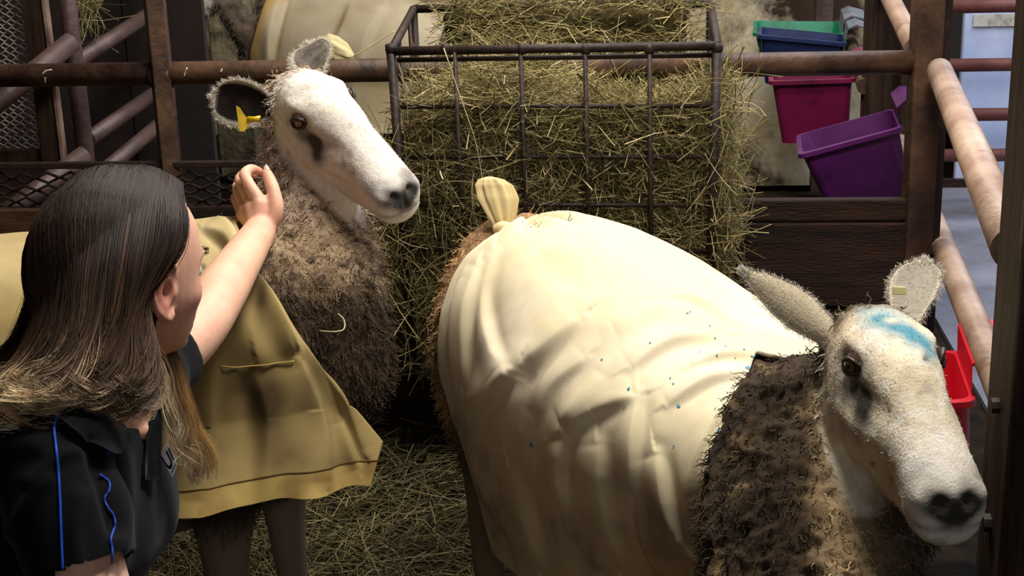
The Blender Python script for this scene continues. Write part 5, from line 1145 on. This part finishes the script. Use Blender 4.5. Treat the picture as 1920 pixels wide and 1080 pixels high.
def hair_cols(t, n_, tipb=1., blond0=.62, cm=None):
    tipb = np.broadcast_to(np.asarray(tipb, float), (n_,))[:, None]
    base = np.array(srgb('#261a14')); mid = np.array(srgb('#4e3828')); tip = np.array(srgb('#d4b890'))
    rv = rng.normal(size=n_)*.08; tt = np.clip(t[None]+rv[:, None], 0, 1.2); a_ = sstep(.15, .6, tt); b_ = sstep(blond0, .92, tt)*tipb
    c_ = base*(1-a_[..., None])+mid*a_[..., None]; c_ = c_*(1-b_[..., None])+tip*b_[..., None]; return np.clip(c_*(rng.uniform(.75, 1.35, n_) if cm is None else cm*rng.uniform(.85, 1.2, n_))[:, None, None], 0, .95)
hair = empty_h = None
def grow(n_, clumps, surf, depth=.020, wave=.024, r_=.00042, umax=90, blond0=.62, spread=.6, tipb=1.):
    cu = rng.uniform(0, umax, clumps); cd = rng.uniform(0, 1, clumps); cp = rng.uniform(0, 6.3, clumps); cf = rng.uniform(.8, 1.9, clumps)
    cmul = rng.choice([.45, .7, .95, 1.2, 1.7, 2.3], clumps, p=[.15, .22, .25, .2, .12, .06]); ci = rng.integers(0, clumps, n_); u = cu[ci]+rng.normal(size=n_)*spread*1.9; u = np.clip(u, 0, umax-.001); t = np.linspace(0, 1, MH)
    uc = np.clip(cu[ci], 0, umax-.001); ut = u[:, None]+(uc-u)[:, None]*(.75*t[None]**1.3); i = np.minimum(ut.astype(int), umax-1); f = (ut-i)[..., None]
    jj = np.arange(MH)[None]; P = surf[i, jj]*(1-f)+surf[i+1, jj]*f
    cen = HC+np.array([-.01, 0, 0]); outv = unit(P-(cen*.5+P.mean((0,), keepdims=True)[0][None]*.5)); dep = (cd[ci]*.8+rng.uniform(0, .35, n_))
    P = P-outv*(depth*dep)[:, None, None]*np.sin(np.clip(t*1.3, 0, 1)*math.pi/2)[None, :, None]
    amp = wave*sstep(.28, .85, t)[None]*rng.uniform(.5, 1.4, clumps)[ci][:, None]; ph = cp[ci][:, None]+t[None]*cf[ci][:, None]*6.3; sd_ = unit(np.cross(np.gradient(P, axis=1), outv))
    P = P+sd_*(amp*np.sin(ph))[..., None]+outv*(amp*.7*np.cos(ph))[..., None]+rng.normal(size=(n_, 1, 3))*(.0012+.002*t[None, :, None])
    Q_ = (P-HC)@HR; c0 = np.array([-.003, 0, .015]); rr0 = np.array([.113, .0945, .1205]); k_ = (Q_-c0)/rr0; l_ = np.linalg.norm(k_, axis=-1, keepdims=True)
    lim = 1.+.05*dep[:, None, None]; Q2 = np.where((l_ < lim) & (Q_[..., 2:3] > -.05), c0+k_/np.maximum(l_, 1e-6)*lim*rr0, Q_); P = Q2@HR.T+HC
    short = rng.uniform(.82, 1., n_); keep_t = t[None]*short[:, None]; k0 = np.minimum((keep_t*(MH-1)).astype(int), MH-2); fr = (keep_t*(MH-1)-k0)[..., None]; ar = np.arange(n_)[:, None]
    P = P[ar, k0]*(1-fr)+P[ar, k0+1]*fr
    grow.side = sd_[:, MH//2]
    return P, np.full(n_, r_)*rng.uniform(.7, 1.4, n_), hair_cols(t, n_, tipb if umax < 50 else np.interp(u, [0, 18, 34], [.22, .35, 1.]), blond0, cmul[ci])
# scalp cap under the strands
cap = [(hl(-.004, 0, z), ldir*(w+.003), fdir*(f_+.002 if z > .09 else .055 if z > .06 else .02 if z > .03 else -.035), -fdir*(b+.004)) for z, w, f_, b in WH if z > -.075]
Vc_, Fc_ = loftgeo(cap[::-1], 30, 34, 2.15); obj('scalp_hair', Vc_, Fc_, mat('hair_base', '#1c1410', '#2e221a', 60, .7, .4, 200, stretch=(1, 1, .2)), woman)
t = np.linspace(0, 1, MH); inset = GU+unit(np.array([HC])-GU)*.016
obj('hair_underlayer', inset.reshape(-1, 3), grid_quads(91, MH), M_HAIR, woman, cols=np.tile(hair_cols(t, 1)[0]*.7, (91, 1)))
P, w, c_ = grow(9500, 330, GU); Vs, Fs, cc = strands(P, w*1.15, c_, side=grow.side, k=2); obj('hair_strands', Vs, Fs, M_HAIR, woman, cols=cc, kind='stuff')
# fair front lock falling over the far shoulder
gl = [[(296, 640, 1.80), (300, 690, 1.785), (306, 750, 1.77), (332, 810, 1.765), (355, 870, 1.765), (372, 930, 1.77)], [(312, 648, 1.80), (322, 700, 1.77), (336, 760, 1.755), (352, 815, 1.75), (372, 865, 1.755), (388, 900, 1.76)],
      [(326, 655, 1.81), (345, 705, 1.78), (362, 760, 1.765), (378, 810, 1.765), (396, 850, 1.77), (412, 880, 1.775)]]
GL = np.array([catmull(np.array([atD(*p_) for p_ in g_]), MH) for g_ in gl]); GLu = np.stack([catmull(GL[:, j], 31) for j in range(MH)], 1)
cen_keep = HC
P, w, c_ = grow(1700, 60, GLu, depth=.02, wave=.010, umax=30, blond0=-.75, spread=1.2); Vs, Fs, cc = strands(P, w*1.15, c_, side=grow.side, k=2); obj('front_lock', Vs, Fs, M_HAIR, woman, cols=cc, kind='stuff')
